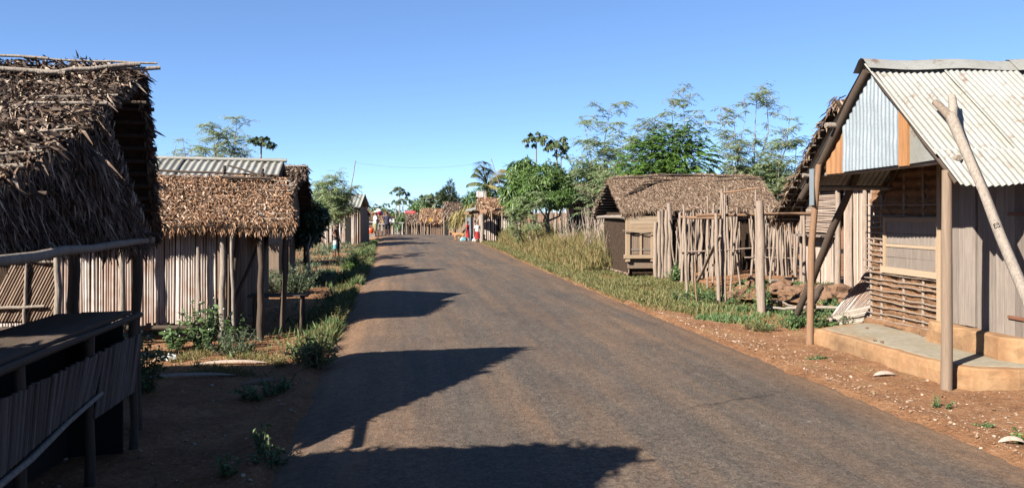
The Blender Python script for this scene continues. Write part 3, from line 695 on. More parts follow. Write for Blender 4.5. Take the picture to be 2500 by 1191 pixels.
# ================================================================ STAKE FENCES (right)
def fences():
    f = thing('stake_fence', (8.2, 18.9, .2), 'tall close fence of uneven upright stakes in front of the thatched hut', 'fence')
    x = onY(1660, 0, 19.2).x; x1 = onY(1945, 0, 18.6).x; n = 0
    while x < x1 and n < 92:
        t = (x-6.7)/(x1-6.7); y = 19.2-.6*t+rnd.uniform(-.12, .12); px = 1660+(1945-1660)*t
        if 1795 < px < 1850: x += .2
        z1 = onY(0, rnd.choice([455, 480, 500, 512, 520, 525, 530, 545]) if px < 1800 else rnd.choice([480, 520, 540, 550, 560, 570]), y).z
        MB().stick((x, y, .0), (x+rnd.uniform(-.13, .13)*(.5 if px < 1800 else 1.4), y+rnd.uniform(-.1, .1), z1), rnd.uniform(.020, .046), None, .025, 5, 6, .15).build('stake', M['stake'], f)
        x += rnd.uniform(.02, .052); n += 1
    for a, b in (((6.8, 19.0, .75), (10.2, 18.6, .9)), ((8.3, 18.75, .62), (10.2, 18.5, .55))): MB().stick(a, b, .02, .014, .03).build('rail', M['stake'], f)
    f2 = thing('stake_fence', (8.2, 20.0, .2), 'inner row of thin crooked stakes right against the brown roofed hut', 'fence')
    x = 6.95
    while x < 10.3:
        y = 20.15+rnd.uniform(-.1, .1); px = 1250+FPX*(x*_c-y*_s)/(x*_s+y*_c)
        if not 1795 < px < 1845: MB().stick((x, y, .0), (x+rnd.uniform(-.18, .18), y+rnd.uniform(-.1, .1), rnd.uniform(1.1, 1.9)), rnd.uniform(.014, .03), None, .03, 5, 5, .15).build('stake', M['stake'], f2)
        x += rnd.uniform(.025, .06)
    g = thing('rail_fence', (6.1, 15, 0), 'open gateway fence of thin poles with a long horizontal rail and one thick post', 'fence')
    def pole(pf, pt, r, D=None, mat='stake', label=None, wob=.012):
        a = onZ(pf[0], pf[1], 0.03) if D is None else atD(pf[0], pf[1], D)
        xc = (pt[0]-1250)/FPX; D1 = a.y*_c+a.x*_s; b = atD(pt[0], pt[1], D1)
        return MB().stick(a-Vector((0, 0, .08)), b, r*1.05, r*.9, wob, 6, 9).build('post', M[mat], g, label)
    pole((1860, 757), (1854, 490), .075, label='thick grey post speckled with lichen')
    pole((1848, 740), (1845, 463), .022); pole((1755, 737), (1748, 520), .036); pole((1765, 735), (1763, 470), .022); pole((1772, 737), (1769, 452), .016)
    pole((1678, 722), (1672, 527), .030, wob=.01); pole((1690, 700), (1690, 640), .014); pole((1700, 736), (1697, 640), .016, mat='pole_red')
    pole((1782, 720), (1800, 506), .020); pole((1810, 716), (1790, 520), .018); pole((1727, 706), (1728, 480), .018); pole((1740, 700), (1742, 500), .02)
    pole((1876, 702), (1897, 520), .026); pole((1885, 700), (1875, 545), .02); pole((1938, 715), (1925, 545), .02); pole((1945, 703), (1936, 520), .022)
    pole((1963, 708), (1962, 522), .034, D=16.9, label='whitish peeled post'); pole((1910, 690), (1905, 540), .018); pole((1920, 694), (1915, 560), .016)
    MB().stick(atD(1663, 530, 17.2), atD(1762, 531, 15.7), .036, .03, .01).build('rail', M['pole_red'], g)
    MB().stick(atD(1700, 526, 15.6), atD(1994, 522, 15.9), .034, .026, .015, 8).build('rail', M['pole_red'], g)
    MB().stick(atD(1850, 524, 14.4), atD(1990, 523, 15.9), .026, .02, .012).build('rail', M['pole_red'], g)
    MB().stick(atD(1768, 470, 15.4), atD(1855, 459, 14.4), .022, .016, .012).build('rail', M['pole_red'], g)
    MB().stick(onZ(1700, 690, .1), atD(1758, 575, 16.2), .04, .03, .02).build('brace', M['stake'], g)
    MB().stick(onZ(1706, 680, .1), atD(1765, 565, 16.4), .022, .018, .02).build('brace', M['stake'], g)
    # ragged far fence behind the tall grass
    k = thing('stake_fence', (8, 33, 0), 'ragged low fence of bleached stakes rising out of the tall dry grass', 'fence')
    pts = [(onZ(1248, 578), 522), (onZ(1330, 588), 518), (onZ(1400, 596), 512), (onZ(1500, 628), 548)]
    n = 95
    for i in range(n):
        t = i/n*3; j = int(t); a, b = pts[j][0], pts[j+1][0]; q = a.lerp(b, t-j); D = q.y*_c+q.x*_s
        zt = CAM_H-((pts[j][1]+rnd.uniform(-22, 8))-HOR)/FPX*D
        MB().stick((q.x+rnd.uniform(-.1, .1), q.y+rnd.uniform(-.3, .3), -.05), (q.x+rnd.uniform(-.2, .2), q.y, zt), rnd.uniform(.02, .045), None, .04, 4, 5).build('stake', M['stake'], k)
fences()

# ================================================================ LEFT HUTS
def left_front_hut():
    h = thing('thatched_stall', (-3.2, 6.9, -.1), 'big near hut with shaggy grey palm thatch and a leaf clad gable', 'house')
    XL = -7.5
    A = Vector((-2.2, 7.5, 2.96)); B = Vector((XL, 7.3, 3.10))
    # upper roof
    thatch([A, B, (XL, 6.3, 2.50), (-2.30, 6.52, 2.46)], M['thatch_grey'], h, 13000, .095, .015, 9, .07, battens=3, shag=1.4, over=.3, curl=(-.6, 1.6))
    thatch([A, B, (XL, 8.45, 1.5), (-2.34, 8.45, 1.52)], M['thatch_grey'], h, 6000, .13, .016, 12, .06, battens=13, shag=1, over=.10, bat_r=.022, fringe=1.0)
    # lower roof in front with its clad gable
    A2 = Vector((-2.22, 6.5, 2.46)); B2 = Vector((XL, 6.2, 2.56))
    thatch([A2, B2, (XL, 4.9, 1.62), (-2.62, 5.10, 1.62)], M['thatch_grey'], h, 14000, .11, .017, 9, .07, battens=4, shag=1.6, over=.3, curl=(-.6, 1.8))
    thatch([A2, B2, (XL, 7.5, 1.5), (-2.2, 7.55, 1.48)], M['thatch_grey'], h, 900, .17, .028, 8, .06, battens=4)
    # leaf cladding of the gable, hanging down in layers
    g = MB(); n = 13000
    y = NR.uniform(5.0, 7.55, n); top = np.where(y < 6.5, 1.60+(y-5.0)/1.5*.86, 2.46-(y-6.5)/1.05*.96)
    z = 1.50+(top-1.48)*NR.uniform(.0, 1, n)**.8
    xo = np.where(y < 6.5, -2.22-(6.5-y)*.25, -2.22)
    P = np.stack([xo+NR.uniform(-.03, .05, n), y, z], 1)
    D = np.array([.12, 0, -1.0])+rv(n, .22); g.blades(P, D, np.array([1.0, 0, .1])+rv(n, .5), NR.uniform(.05, .19, n), NR.uniform(.005, .016, n), NR.uniform(-.3, .4, n))
    lin = MB().raw([(-2.52, 5.15, 1.62), (-2.25, 6.5, 2.44), (-2.25, 7.5, 1.5), (-2.56, 5.0, 1.5)], [[0, 1, 2, 3]])
    gl = lin.build('gable_lining', M['thatch_base'], h); g.build('gable_leaves', M['thatch_grey'], gl)
    # bundled frond along the rake
    rk = MB(); n = 900; t = NR.uniform(0, 1, n)
    a, b = ab((-2.17, 6.48, 2.48)), ab((-2.14, 7.56, 1.50)); P = a+(b-a)*t[:, None]+rv(n, .015)
    rk.blades(P, np.array([.15, -.55, -.85])+rv(n, .12), np.array([1, 0, .2])+rv(n, .3), NR.uniform(.07, .14, n), .014, .2)
    rk.build('rake_frond', M['thatch_grey'], h)
    # hanging leaf cladding between the two rakes (upper back)
    poles(h, 'tie_beam', M['pole'], [((-2.16, 4.78, 1.475), (-2.14, 7.62, 1.49), .033)], 'long smooth beam under the leaf gable')
    poles(h, 'ridge_pole', M['pole'], [((-2.05, 7.44, 3.02), (-3.1, 7.40, 3.03), .010), ((-2.9, 7.38, 3.03), (-4.3, 7.32, 3.08), .012), ((-2.0, 7.36, 2.97), (-2.5, 7.27, 2.93), .018), ((-2.15, 7.32, 2.99), (-2.9, 7.16, 2.87), .020), ((-2.7, 7.2, 2.88), (-4.6, 7.08, 2.95), .022)])
    for a, b, r in (((-2.18, 6.85, 2.66), (-2.7, 6.7, 2.62), .012), ((-2.2, 6.66, 2.57), (-2.75, 6.6, 2.56), .016), ((-2.36, 5.9, 2.15), (-2.9, 5.75, 2.08), .012), ((-2.40, 5.72, 2.04), (-2.85, 5.6, 2.0), .024), ((-2.28, 6.2, 2.33), (-2.8, 6.1, 2.27), .012)):
        MB().stick(a, b, r, r*.8, .006, 3).build('batten_end', M['pole'], h)
    for (x, y, r, m, zt) in ((-2.2, 7.4, .045, 'pole_dark', 1.5), (-3.26, 8.9, .06, 'pole_dark', 1.5), (-2.3, 4.2, .045, 'pole_dark', 1.5), (-5.5, 8.2, .05, 'pole_dark', 1.6), (-4.2, 5.2, .05, 'pole_dark', 1.65), (-6.3, 5.2, .05, 'pole_dark', 1.6)):
        MB().stick((x, y, -.25), (x, y, zt), r, r*.9, .015, 5, 8).build('post', M[m], h)
    # palm frond thrown over the lower ridge
    fr = MB(); a = onY(20, 305, 6.45)+Vector((0, 0, .02)); b = onY(165, 322, 6.35); c = onY(240, 372, 6.3)
    mid = a.lerp(b, .5)+Vector((0, 0, .04))
    fr.tube([a, mid, b, c], [.014, .012, .01, .006], 6)
    n = 260; t = NR.uniform(0, 1, n); aa, bb, cc = ab(tuple(a)), ab(tuple(b)), ab(tuple(c))
    P = np.where((t < .7)[:, None], aa+(bb-aa)*(t/.7)[:, None], bb+(cc-bb)*((t-.7)/.3)[:, None])
    fr.blades(P, np.array([.55, -.5, -.75])+rv(n, .16), np.array([0, -.6, .8])+rv(n, .2), NR.uniform(.15, .30, n), .018, .35)
    o = fr.build('palm_frond', M['thatch_grey'], loc=tuple(a)); tag(o, 'dried palm frond lying across the near grey thatch roof', 'palm frond')
    # slanted cane panel leaning at the back, lit by the sun
    p = thing('leaning_screen', (-4.3, 10.4, -.1), 'leaning wooden framed screen of diagonal canes under the near thatch roof', 'screen')
    y0 = 10.4
    def Q(px, py): return onY(px, py, y0)
    m = MB(); 
    for i in range(46):
        x = Q(-40, 0).x+i*.034; t0 = Vector((x+.34, y0, Q(0, 638).z)); t1 = Vector((x, y0+rnd.uniform(-.01, .01), Q(0, 785).z))
        if t0.x > Q(136, 0).x+.02: 
            k = (t0.x-Q(136, 0).x)/.34; t0 = t0.lerp(t1, min(1, k))
            if k > .95: continue
        m.tube([t1, t0], [.013, .012], 6)
    c = m.build('cane_sheet', M['cane_brown'], p)
    MB().box(Q(-60, 0).x, Q(140, 0).x, y0+.03, y0+.04, Q(0, 790).z, Q(0, 640).z).build('sheet_backing', M['thatch_base'], c)
    poles(p, 'frame_rail', M['pole'], [((Q(-60, 0).x, y0-.04, Q(0, 628).z), (Q(140, 0).x, y0-.04, Q(0, 640).z), .022), ((Q(-60, 0).x, y0-.04, Q(0, 752).z), (Q(112, 0).x, y0-.04, Q(0, 748).z), .022)])
    poles(p, 'frame_post', M['pole'], [((Q(147, 0).x, y0-.06, -.2), (Q(146, 0).x, y0-.06, Q(0, 600).z), .05), ((Q(62, 0).x, y0-.03, Q(0, 790).z), (Q(68, 0).x, y0-.03, Q(0, 635).z), .022)])
left_front_hut()

def unseen_left_hut():   # just outside the frame; its shade falls across the foreground
    h = thing('thatched_hut', (-4.2, 3.1, -.1), 'thatched hut just left of the camera whose shadow crosses the near road', 'house')
    A = Vector((-2.1, 3.02, 3.0)); B = Vector((-7.5, 3.0, 3.05))
    thatch([A, B, (-7.5, 1.3, 1.5), (-2.55, 1.6, 1.7)], M['thatch_grey'], h, 2500, .26, .03, 9, .07, battens=5, fringe=1.2, over=.35)
    thatch([A, B, (-7.5, 4.3, 1.95), (-2.30, 4.1, 2.05)], M['thatch_grey'], h, 2500, .26, .03, 9, .07, battens=3, fringe=1.2, over=.3)
    for x, y in ((-2.6, 1.9), (-2.6, 3.7), (-6.5, 1.9), (-6.5, 3.7)): MB().stick((x, y, -.2), (x, y, 2.0), .05).build('post', M['pole_dark'], h)
    cane_wall(h, 'wall', M['cane_grey'], (-7, 1.9, 0), (-2.6, 1.9, 0), -.1, 1.7, .06, .02)
unseen_left_hut()

def counter():
    t = thing('market_counter', (-2.3, 5.4, -.1), 'dark board counter with slanting cane front in the near left shade', 'counter')
    b = MB()
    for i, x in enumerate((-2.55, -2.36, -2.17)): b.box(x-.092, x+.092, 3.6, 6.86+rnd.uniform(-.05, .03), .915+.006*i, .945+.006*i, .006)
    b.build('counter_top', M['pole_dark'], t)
    MB().stick((-2.05, 3.6, .90), (-2.03, 6.9, .92), .028, .024, .008).build('edge_pole', M['pole_dark'], t)
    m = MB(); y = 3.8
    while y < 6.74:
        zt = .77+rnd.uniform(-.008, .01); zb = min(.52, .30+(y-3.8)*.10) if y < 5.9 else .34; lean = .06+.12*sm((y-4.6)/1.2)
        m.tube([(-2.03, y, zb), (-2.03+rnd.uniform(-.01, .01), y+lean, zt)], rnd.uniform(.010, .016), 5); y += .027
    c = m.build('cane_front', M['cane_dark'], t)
    MB().box(-2.52, -2.50, 3.6, 6.7, -.2, .88).box(-2.5, -2.1, 6.7, 6.72, -.2, .88).build('shade_panel', M['blackish'], t)  # black sheets added to stand in for the deep shade inside the counter
    MB().stick((-2.0, 3.7, .28), (-2.0, 5.95, .50), .022).build('bottom_rail', M['pole'], t)
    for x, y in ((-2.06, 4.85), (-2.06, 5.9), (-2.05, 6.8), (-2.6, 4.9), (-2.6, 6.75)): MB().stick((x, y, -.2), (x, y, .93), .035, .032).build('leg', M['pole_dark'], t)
counter()

def middle_left_hut():
    h = thing('thatched_hut', (-4.2, 14, -.1), 'hut with tin ridge over brown thatch and a sunlit upright cane wall', 'house')
    XL = -8.5
    # metal upper roof
    nr = Vector((0, -.4, .92))
    ra = onY(693, 394, 14.6); ra = Vector((ra.x, 14.6, ra.z)); rb = Vector((XL, 14.6, ra.z+.10))
    la = Vector((ra.x-.02, 13.5, ra.z-.52)); lb = Vector((XL, 13.5, la.z+.1))
    def seg(t0, t1, off, m='tin_old'):
        T = lerp(ra, rb); L = lerp(la, lb)
        corr(lambda t: T(t0+(t1-t0)*t)+nr*off, lambda t: L(t0+(t1-t0)*t)+nr*off, T(t0), T(t1), nrm=nr, amp=.016, pitch=.11, rows=5, dent=.008).build('roof_sheet', M[m], h)
    seg(0, .26, .0); seg(.25, .52, .012, 'tin_old_grey'); seg(.51, 1, 0)
    corr(lambda t: ra.lerp(rb, t), lambda t: Vector((ra.x, 16.6, 1.5)).lerp(Vector((XL, 16.6, 1.5)), t), ra, rb, nrm=(0, .4, .9), rows=3).build('roof_sheet', M['tin_old_grey'], h)
    MB().tube([(ra.x+.05, 14.58, ra.z+.01), (XL, 14.58, rb.z+.01)], .035, 8).build('ridge_cap', M['tin_old_grey'], h)
    poles(h, 'rafter', M['pole_dark'], [((ra.x-.03, 14.6, ra.z-.07), (ra.x-.03, 16.6, 1.42), .035), ((ra.x-.03, 14.6, ra.z-.07), (ra.x-.03, 12.4, 1.5), .035)])
    # thatch on the lower slope
    c0 = onY(686, 437, 13.62); e0 = onY(712, 545, 12.1)
    thatch([(c0.x, 13.62, c0.z), (XL, 13.62, c0.z+.12), (XL, 12.05, 1.42), (e0.x, 12.1, 1.53)], M['thatch_brown'], h, 24000, .095, .012, 14, .10, battens=5, over=.16, bmat=M['pole'], shag=1.1, fringe=.12)
    poles(h, 'roof_pole', M['pole_dark'], [((c0.x-.03, 13.62, c0.z+.05), (-4.9, 13.6, c0.z+.17), .02), (onY(545, 425, 13.6), onY(548, 412, 13.6)+Vector((0, 0, .05)), .03), (onY(640, 432, 13.5), onY(641, 418, 13.5)+Vector((0, 0, .04)), .03), (onY(560, 405, 13.65)+Vector((0, -.1, .0)), onY(645, 437, 13.55)+Vector((0, -.1, .05)), .016), (onY(545, 432, 13.4), onY(665, 436, 13.4), .024)])
    for i in range(9):
        py = 447+i*11.5; z = onY(700, py, 13.5-.15*i)
        MB().stick(z-Vector((.45, 0, -.03)), z+Vector((rnd.uniform(.0, .12), 0, .03)), .02, .014, .006, 3).build('batten_end', M['pole'], h)
    # gable in shade
    xg = ra.x-.10
    MB().raw([(xg, 13.6, 2.02), (xg, 14.6, ra.z-.1), (xg, 16.4, 1.5), (xg, 16.4, 1.2), (xg, 13.6, 1.2)], [[0, 1, 2, 4], [2, 3, 4, 4]]).build('gable', M['plank_brown'], h)
    # wall of upright canes
    yw = 12.42; zb = .12; zt = 1.52
    xr = onY(556, 0, yw).x
    cane_wall(h, 'wall', M['cane_grey'], (-8.5, yw, 0), (onY(530, 0, yw).x, yw, 0), zb, zt, .036, .0195, rag=.03)
    cane_wall(h, 'side_wall', M['cane_brown'], (xr, yw, 0), (xr, 16.2, 0), 0, 1.5, .07, .025)
    poles(h, 'wall_post', M['pole'], [((onY(545, 0, 12.3).x, 12.3, -.2), (onY(541, 0, 12.3).x, 12.3, 1.45), .05), ((onY(486, 0, 12.3).x, 12.3, -.2), (onY(484, 0, 12.3).x, 12.3, onY(0, 606, 12.3).z), .032), ((onY(300, 0, 12.1).x, 12.1, -.2), (onY(299, 0, 12.1).x, 12.1, 1.45), .045), ((onY(570, 0, 12.2).x, 12.2, -.2), (onY(566, 0, 12.2).x, 12.2, 1.45), .028)])
    poles(h, 'floor_beam', M['pole_dark'], [((-6.8, 12.3, .08), (onY(470, 0, 12.3).x, 12.3, .07), .04), ((-6.5, 12.45, -.06), (-2.9, 12.45, -.06), .04)])
    # porch posts and low bench
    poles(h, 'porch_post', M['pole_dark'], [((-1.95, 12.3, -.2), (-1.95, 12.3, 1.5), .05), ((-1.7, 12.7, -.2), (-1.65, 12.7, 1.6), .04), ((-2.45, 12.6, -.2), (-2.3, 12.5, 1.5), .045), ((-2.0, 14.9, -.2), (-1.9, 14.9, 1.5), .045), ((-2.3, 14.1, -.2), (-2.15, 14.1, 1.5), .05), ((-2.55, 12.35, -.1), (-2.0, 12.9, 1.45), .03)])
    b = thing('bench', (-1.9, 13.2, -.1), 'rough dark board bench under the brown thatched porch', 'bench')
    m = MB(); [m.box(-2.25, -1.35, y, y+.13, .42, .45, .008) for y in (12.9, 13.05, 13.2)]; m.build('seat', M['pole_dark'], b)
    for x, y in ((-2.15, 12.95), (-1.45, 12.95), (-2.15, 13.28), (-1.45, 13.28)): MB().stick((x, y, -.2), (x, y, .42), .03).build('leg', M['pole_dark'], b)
middle_left_hut()

def third_left_hut():
    h = thing('thatched_hut', (-4, 22, -.1), 'tall dark thatched hut beyond the tin ridge on the left', 'house')
    A = onY(748, 408, 21.5); B = Vector((-8, 21.5, A.z+.05))
    thatch([A, B, (-8, 19.4, 1.4), (A.x-.55, 19.4, 1.4)], M['thatch_grey'], h, 7000, .17, .03, 20, .07, battens=3, over=.1, fringe=.2)
    thatch([A, B, (-8, 23.4, 1.3), (A.x, 23.4, 1.3)], M['thatch_grey'], h, 1500, .18, .03, 12, .07, battens=8, over=.05)
    poles(h, 'ridge_pole', M['pole'], [((A.x+.05, 21.45, A.z+.02), (-7, 21.45, A.z+.06), .025)])
    MB().box(-7.8, A.x-.5, 19.8, 19.85, -.2, 1.5).box(A.x-.5, A.x-.45, 19.8, 23, -.2, 1.5).raw([(A.x-.3, 19.8, 1.4), (A.x-.3, 21.5, A.z-.15), (A.x-.3, 23.2, 1.4), (A.x-.3, 23.2, 1.3)], [[0, 1, 2, 3]]).build('wall', M['plank_brown'], h)
    for x, y in ((A.x-.2, 19.7), (A.x-.2, 23)): MB().stick((x, y, -.2), (x, y, 1.5), .05).build('post', M['pole_dark'], h)
third_left_hut()

# ================================================================ TREES AND PLANTS
def crown_leaves(mb, blobs, n, L, W, droop=.5, shell=.55, curl=.3):
    tot = sum(b[3]*b[4]*b[5] for b in blobs)
    for b in blobs:
        k = max(8, int(n*b[3]*b[4]*b[5]/tot)); d = unit(rv(k)); r = NR.uniform(0, 1, k)**(1/3.)*(1-shell)+shell*NR.uniform(.72, 1.06, k)
        lump = np.array([1+.30*mnoise.noise(Vector(q)*2.3+Vector((b[0], b[1], b[2]))) for q in d]); r = r*lump
        P = ab(b[:3])+d*ab(b[3:6])*r[:, None]
        D = d*.8+rv(k, .5)+np.array([0, 0, -droop])
        mb.blades(P, D, d+np.array([0, 0, .6])+rv(k, .45), L*NR.uniform(.5, 1.3, k), W*NR.uniform(.6, 1.3, k), NR.uniform(0, curl*1.5, k))
def limbs(mb, base, tops, r0, hub=.45):
    base = Vector(base); c = sum((Vector(t) for t in tops), Vector())/len(tops); h = base.lerp(c, hub)
    mb.stick(base-Vector((0, 0, .3)), h, r0, r0*.7, r0*.4, 5, 8)
    for t in tops: mb.stick(h-(h-base)*rnd.uniform(0, .3), t, r0*.5, r0*.15, r0*1.2, 5, 6)
def bushy_tree(name, label, loc, blobs, n, L, W, mat='leaf_bush', r0=.09, droop=.5, group=None, cat='tree', shell=.55, trunk='bark'):
    t = thing(name, loc, label, cat, group)
    m = MB(); limbs(m, loc, [b[:3] for b in blobs], r0); m.build('trunk', M[trunk], t)
    c = MB(); crown_leaves(c, blobs, n, L, W, droop, shell); c.build('crown', M[mat], t)
    return t
def B(px, py, D, rx, rz, ry=None):
    p = atD(px, py, D); k = D/FPX; return (p.x, p.y, p.z, rx*k, (ry or rx)*k, rz*k)
def gnd(p): return Vector((p.x, p.y, gz(p.x, p.y)))
def feather_tree(label, stems, n_leaf, D, Ls=.11, group=None, spread=1.0, dry=0, base=None):
    """thin upright stems with airy, twice-divided leaves; stems = list of ((px,py) foot, (px,py) tip)"""
    b0 = gnd(atD(stems[0][0][0], stems[0][0][1], D)) if base is None else base
    t = thing('feathery_tree', b0, label, 'tree', group); m = MB(); lv = MB(); pods = MB()
    Pn, Dn, Nn = [], [], []
    for (fx, fy), (tx, ty) in stems:
        dd = D+rnd.uniform(-1.0, 1.0); f = gnd(atD(fx, fy, dd)); tp = atD(tx, ty, dd+rnd.uniform(-.6, .6)); H = (tp-f).length
        mid = f.lerp(tp, .5)+Vector((rnd.uniform(-.12, .12), rnd.uniform(-.1, .1), 0))*H*.4
        pts = [f-Vector((0, 0, .2)), f.lerp(mid, .5), mid, mid.lerp(tp, .5)+Vector((rnd.uniform(-.05, .05)*H, 0, 0)), tp]
        m.tube(pts, [.035, .03, .024, .016, .006], 6)
        nb = int(15*spread+4)
        for i in range(nb):
            s = rnd.uniform(.38, 1.0); k = min(3, int(s*4)); q = pts[k].lerp(pts[k+1], s*4-k)
            az = rnd.uniform(0, 6.283); up = rnd.uniform(.1, .9); L = H*rnd.uniform(.10, .24)*(1.25-s*.55)*spread
            d = Vector((math.cos(az), math.sin(az), up)).normalized(); e = q+d*L; e.z -= L*.15
            m.tube([q, q.lerp(e, .5)+Vector((0, 0, L*.08)), e], [.010, .007, .003], 4, cap=False)
            for j in range(n_leaf):       # compound leaves: a short rachis with small leaflets
                u = rnd.uniform(.15, 1.05); c = q.lerp(e, u)+Vector((0, 0, L*.06)); a2 = rnd.uniform(0, 6.283)
                rd = Vector((math.cos(a2), math.sin(a2), rnd.uniform(-.55, .25))).normalized(); rl = rnd.uniform(.16, .34)*Ls/.12; sd = rd.cross(Vector((0, 0, 1))).normalized()
                for z in range(7):
                    for sg in (-1, 1):
                        Pn.append(c+rd*rl*(z+1)/7-Vector((0, 0, rl*.25*(z/7)**2))); Dn.append(sd*sg+rd*.45+Vector((0, 0, rnd.uniform(-.4, .2)))); Nn.append(Vector((rnd.uniform(-.3, .3), rnd.uniform(-.3, .3), 1)))
            if rnd.random() < dry:
                for j in range(6):
                    c = q.lerp(e, rnd.uniform(.4, 1)); pods.blades([tuple(c)], [(rnd.uniform(-.3, .3), rnd.uniform(-.3, .3), -1)], [(rnd.uniform(-1, 1), rnd.uniform(-1, 1), 0)], rnd.uniform(.12, .22), .02)
    lv.blades(np.array([tuple(p) for p in Pn]), np.array([tuple(p) for p in Dn]), np.array([tuple(p) for p in Nn]), Ls*NR.uniform(.42, .85, len(Pn)), Ls*.20, .2)
    m.build('trunk', M['bark'], t); lv.build('crown', M['leaf_feather'], t)
    if pods.n: tag(pods.build('seed_pods', M['cane_brown'], t), kind='stuff')
    return t
def papaya(label, foot, top, R_, D, group=None, n=16, lean=0, fruit=True, mat='leaf_papaya'):
    tp = atD(top[0], top[1], D); f = gnd(atD(foot[0], foot[1], D)); t = thing('papaya_tree', f, label, 'tree', group)
    tr = MB(); tr.tube([f-Vector((0, 0, .2)), f.lerp(tp, .5)+Vector((lean*.3, 0, 0)), tp+Vector((0, 0, .05))], [R_*.11, R_*.085, R_*.05], 8); tr.build('trunk', M['bark'], t)
    c = MB()
    for i in range(n):
        az = i*2.4+rnd.uniform(-.3, .3); el = rnd.uniform(-.45, .75); L = R_*rnd.uniform(.55, 1.0)
        d = Vector((math.cos(az)*math.cos(el), math.sin(az)*math.cos(el), math.sin(el))); e = tp+d*L; e.z -= L*.12
        c.tube([tp, tp.lerp(e, .5)+Vector((0, 0, L*.08)), e], [R_*.018, R_*.013, R_*.01], 4, cap=False)
        hz = Vector((d.x, d.y, -.35)).normalized(); sd = hz.cross(Vector((0, 0, 1))).normalized()
        for k in range(9):
            a = (k-4)*.42; q = hz*math.cos(a)+sd*math.sin(a)+Vector((0, 0, -.35-.1*abs(k-4)))
            c.blades([tuple(e)], [tuple(q)], [(d.x*.3+rnd.uniform(-.2, .2), d.y*.3, 1)], R_*rnd.uniform(.36, .5), R_*.15, rnd.uniform(.2, .6), prof=(.35, 1, .15))
            c.blades([tuple(e+q.normalized()*R_*.2)], [tuple(q+sd*.6)], [(0, 0, 1)], R_*.2, R_*.09, .3)
            c.blades([tuple(e+q.normalized()*R_*.2)], [tuple(q-sd*.6)], [(0, 0, 1)], R_*.2, R_*.09, .3)
    c.build('crown', M[mat], t)
    if fruit:
        for i in range(7):
            a = i*2.1; p = tp+Vector((math.cos(a)*R_*.11, math.sin(a)*R_*.11, -R_*(.08+.06*i/2))); MB().blob(p, R_*.06, R_*.06, R_*.10, .05, 1, i).build('fruit', M['leaf_dense'], t)
    return t
def pinnate_crown(name, label, base, blobs, n, L, mat, leaflets=9, r0=.1):
    t = thing(name, base, label, 'tree'); m = MB(); limbs(m, base, [b[:3] for b in blobs], r0); m.build('trunk', M['bark'], t)
    Pn, Dn, Nn, Ln = [], [], [], []
    tot = sum(b[3]*b[4]*b[5] for b in blobs); ra = MB()
    for b in blobs:
        for i in range(int(n*b[3]*b[4]*b[5]/tot)):
            d = Vector(rv(1)[0]).normalized(); r = .5+.52*rnd.random()**.5; r *= 1+.25*mnoise.noise(d*2.2+Vector(b[:3]))
            c = Vector((b[0]+d.x*b[3]*r, b[1]+d.y*b[4]*r, b[2]+d.z*b[5]*r))
            rd = (d+Vector((0, 0, .25))+Vector(rv(1, .3)[0])).normalized(); l = L*rnd.uniform(.6, 1.15); sd = rd.cross(Vector((0, 0, 1))).normalized()
            pts = [c+rd*l*s-Vector((0, 0, l*.55*s*s)) for s in (0, .35, .7, 1)]
            ra.tube(pts, [.012, .010, .007, .003], 4, cap=False)
            for z in range(leaflets):
                s = (z+1)/leaflets; p = c+rd*l*s-Vector((0, 0, l*.55*s*s)); tang = (rd-Vector((0, 0, 1.1*s))).normalized()
                for sg in (-1, 1):
                    Pn.append(tuple(p)); Dn.append(tuple(sd*sg+tang*.55+Vector((0, 0, -.35)))); Nn.append((rnd.uniform(-.2, .2), rnd.uniform(-.2, .2), 1)); Ln.append(l*.36*(1.05-.45*s)*rnd.uniform(.8, 1.15))
    Ln = np.array(Ln); c = MB().blades(np.array(Pn), np.array(Dn), np.array(Nn), Ln, Ln*.34, .25); c.v += ra.v; c.f += [f+c.n for f in ra.f]; c.sm += ra.sm; c.n += ra.n; c.build('crown', M[mat], t)
    return t
def palm(label, f, tp, fronds, group=None):
    t = thing('coconut_palm', f, label, 'tree', group); tr = MB(); tr.stick(f-Vector((0, 0, .2)), tp, .16, .12, .04, 8, 10); tr.build('trunk', M['bark'], t)
    for az, el, L, mt in fronds:
        d = Vector((math.cos(az)*math.cos(el), math.sin(az)*math.cos(el), math.sin(el))); pts = [tp+d*L*s-Vector((0, 0, L*.5*s*s)) for s in (0, .2, .4, .6, .8, 1)]
        m = MB(); m.tube(pts, [.035, .028, .022, .016, .01, .004], 5)
        sd = d.cross(Vector((0, 0, 1))).normalized(); P, Dd, Nn, Ln = [], [], [], []
        for i in range(44):
            s = .12+.88*i/44; p = tp+d*L*s-Vector((0, 0, L*.5*s*s)); tang = (d-Vector((0, 0, s))).normalized()
            for sg in (-1, 1): P.append(tuple(p)); Dd.append(tuple(sd*sg*.8+tang*.7+Vector((.25, .1, -.55)))); Nn.append((rnd.uniform(-.3, .3), rnd.uniform(-.3, .3), 1)); Ln.append(L*.26*(1-.6*abs(s-.45)))
        m.blades(np.array(P), np.array(Dd), np.array(Nn), np.array(Ln), .045, .25); m.build('frond', M[mt], t)
    return t
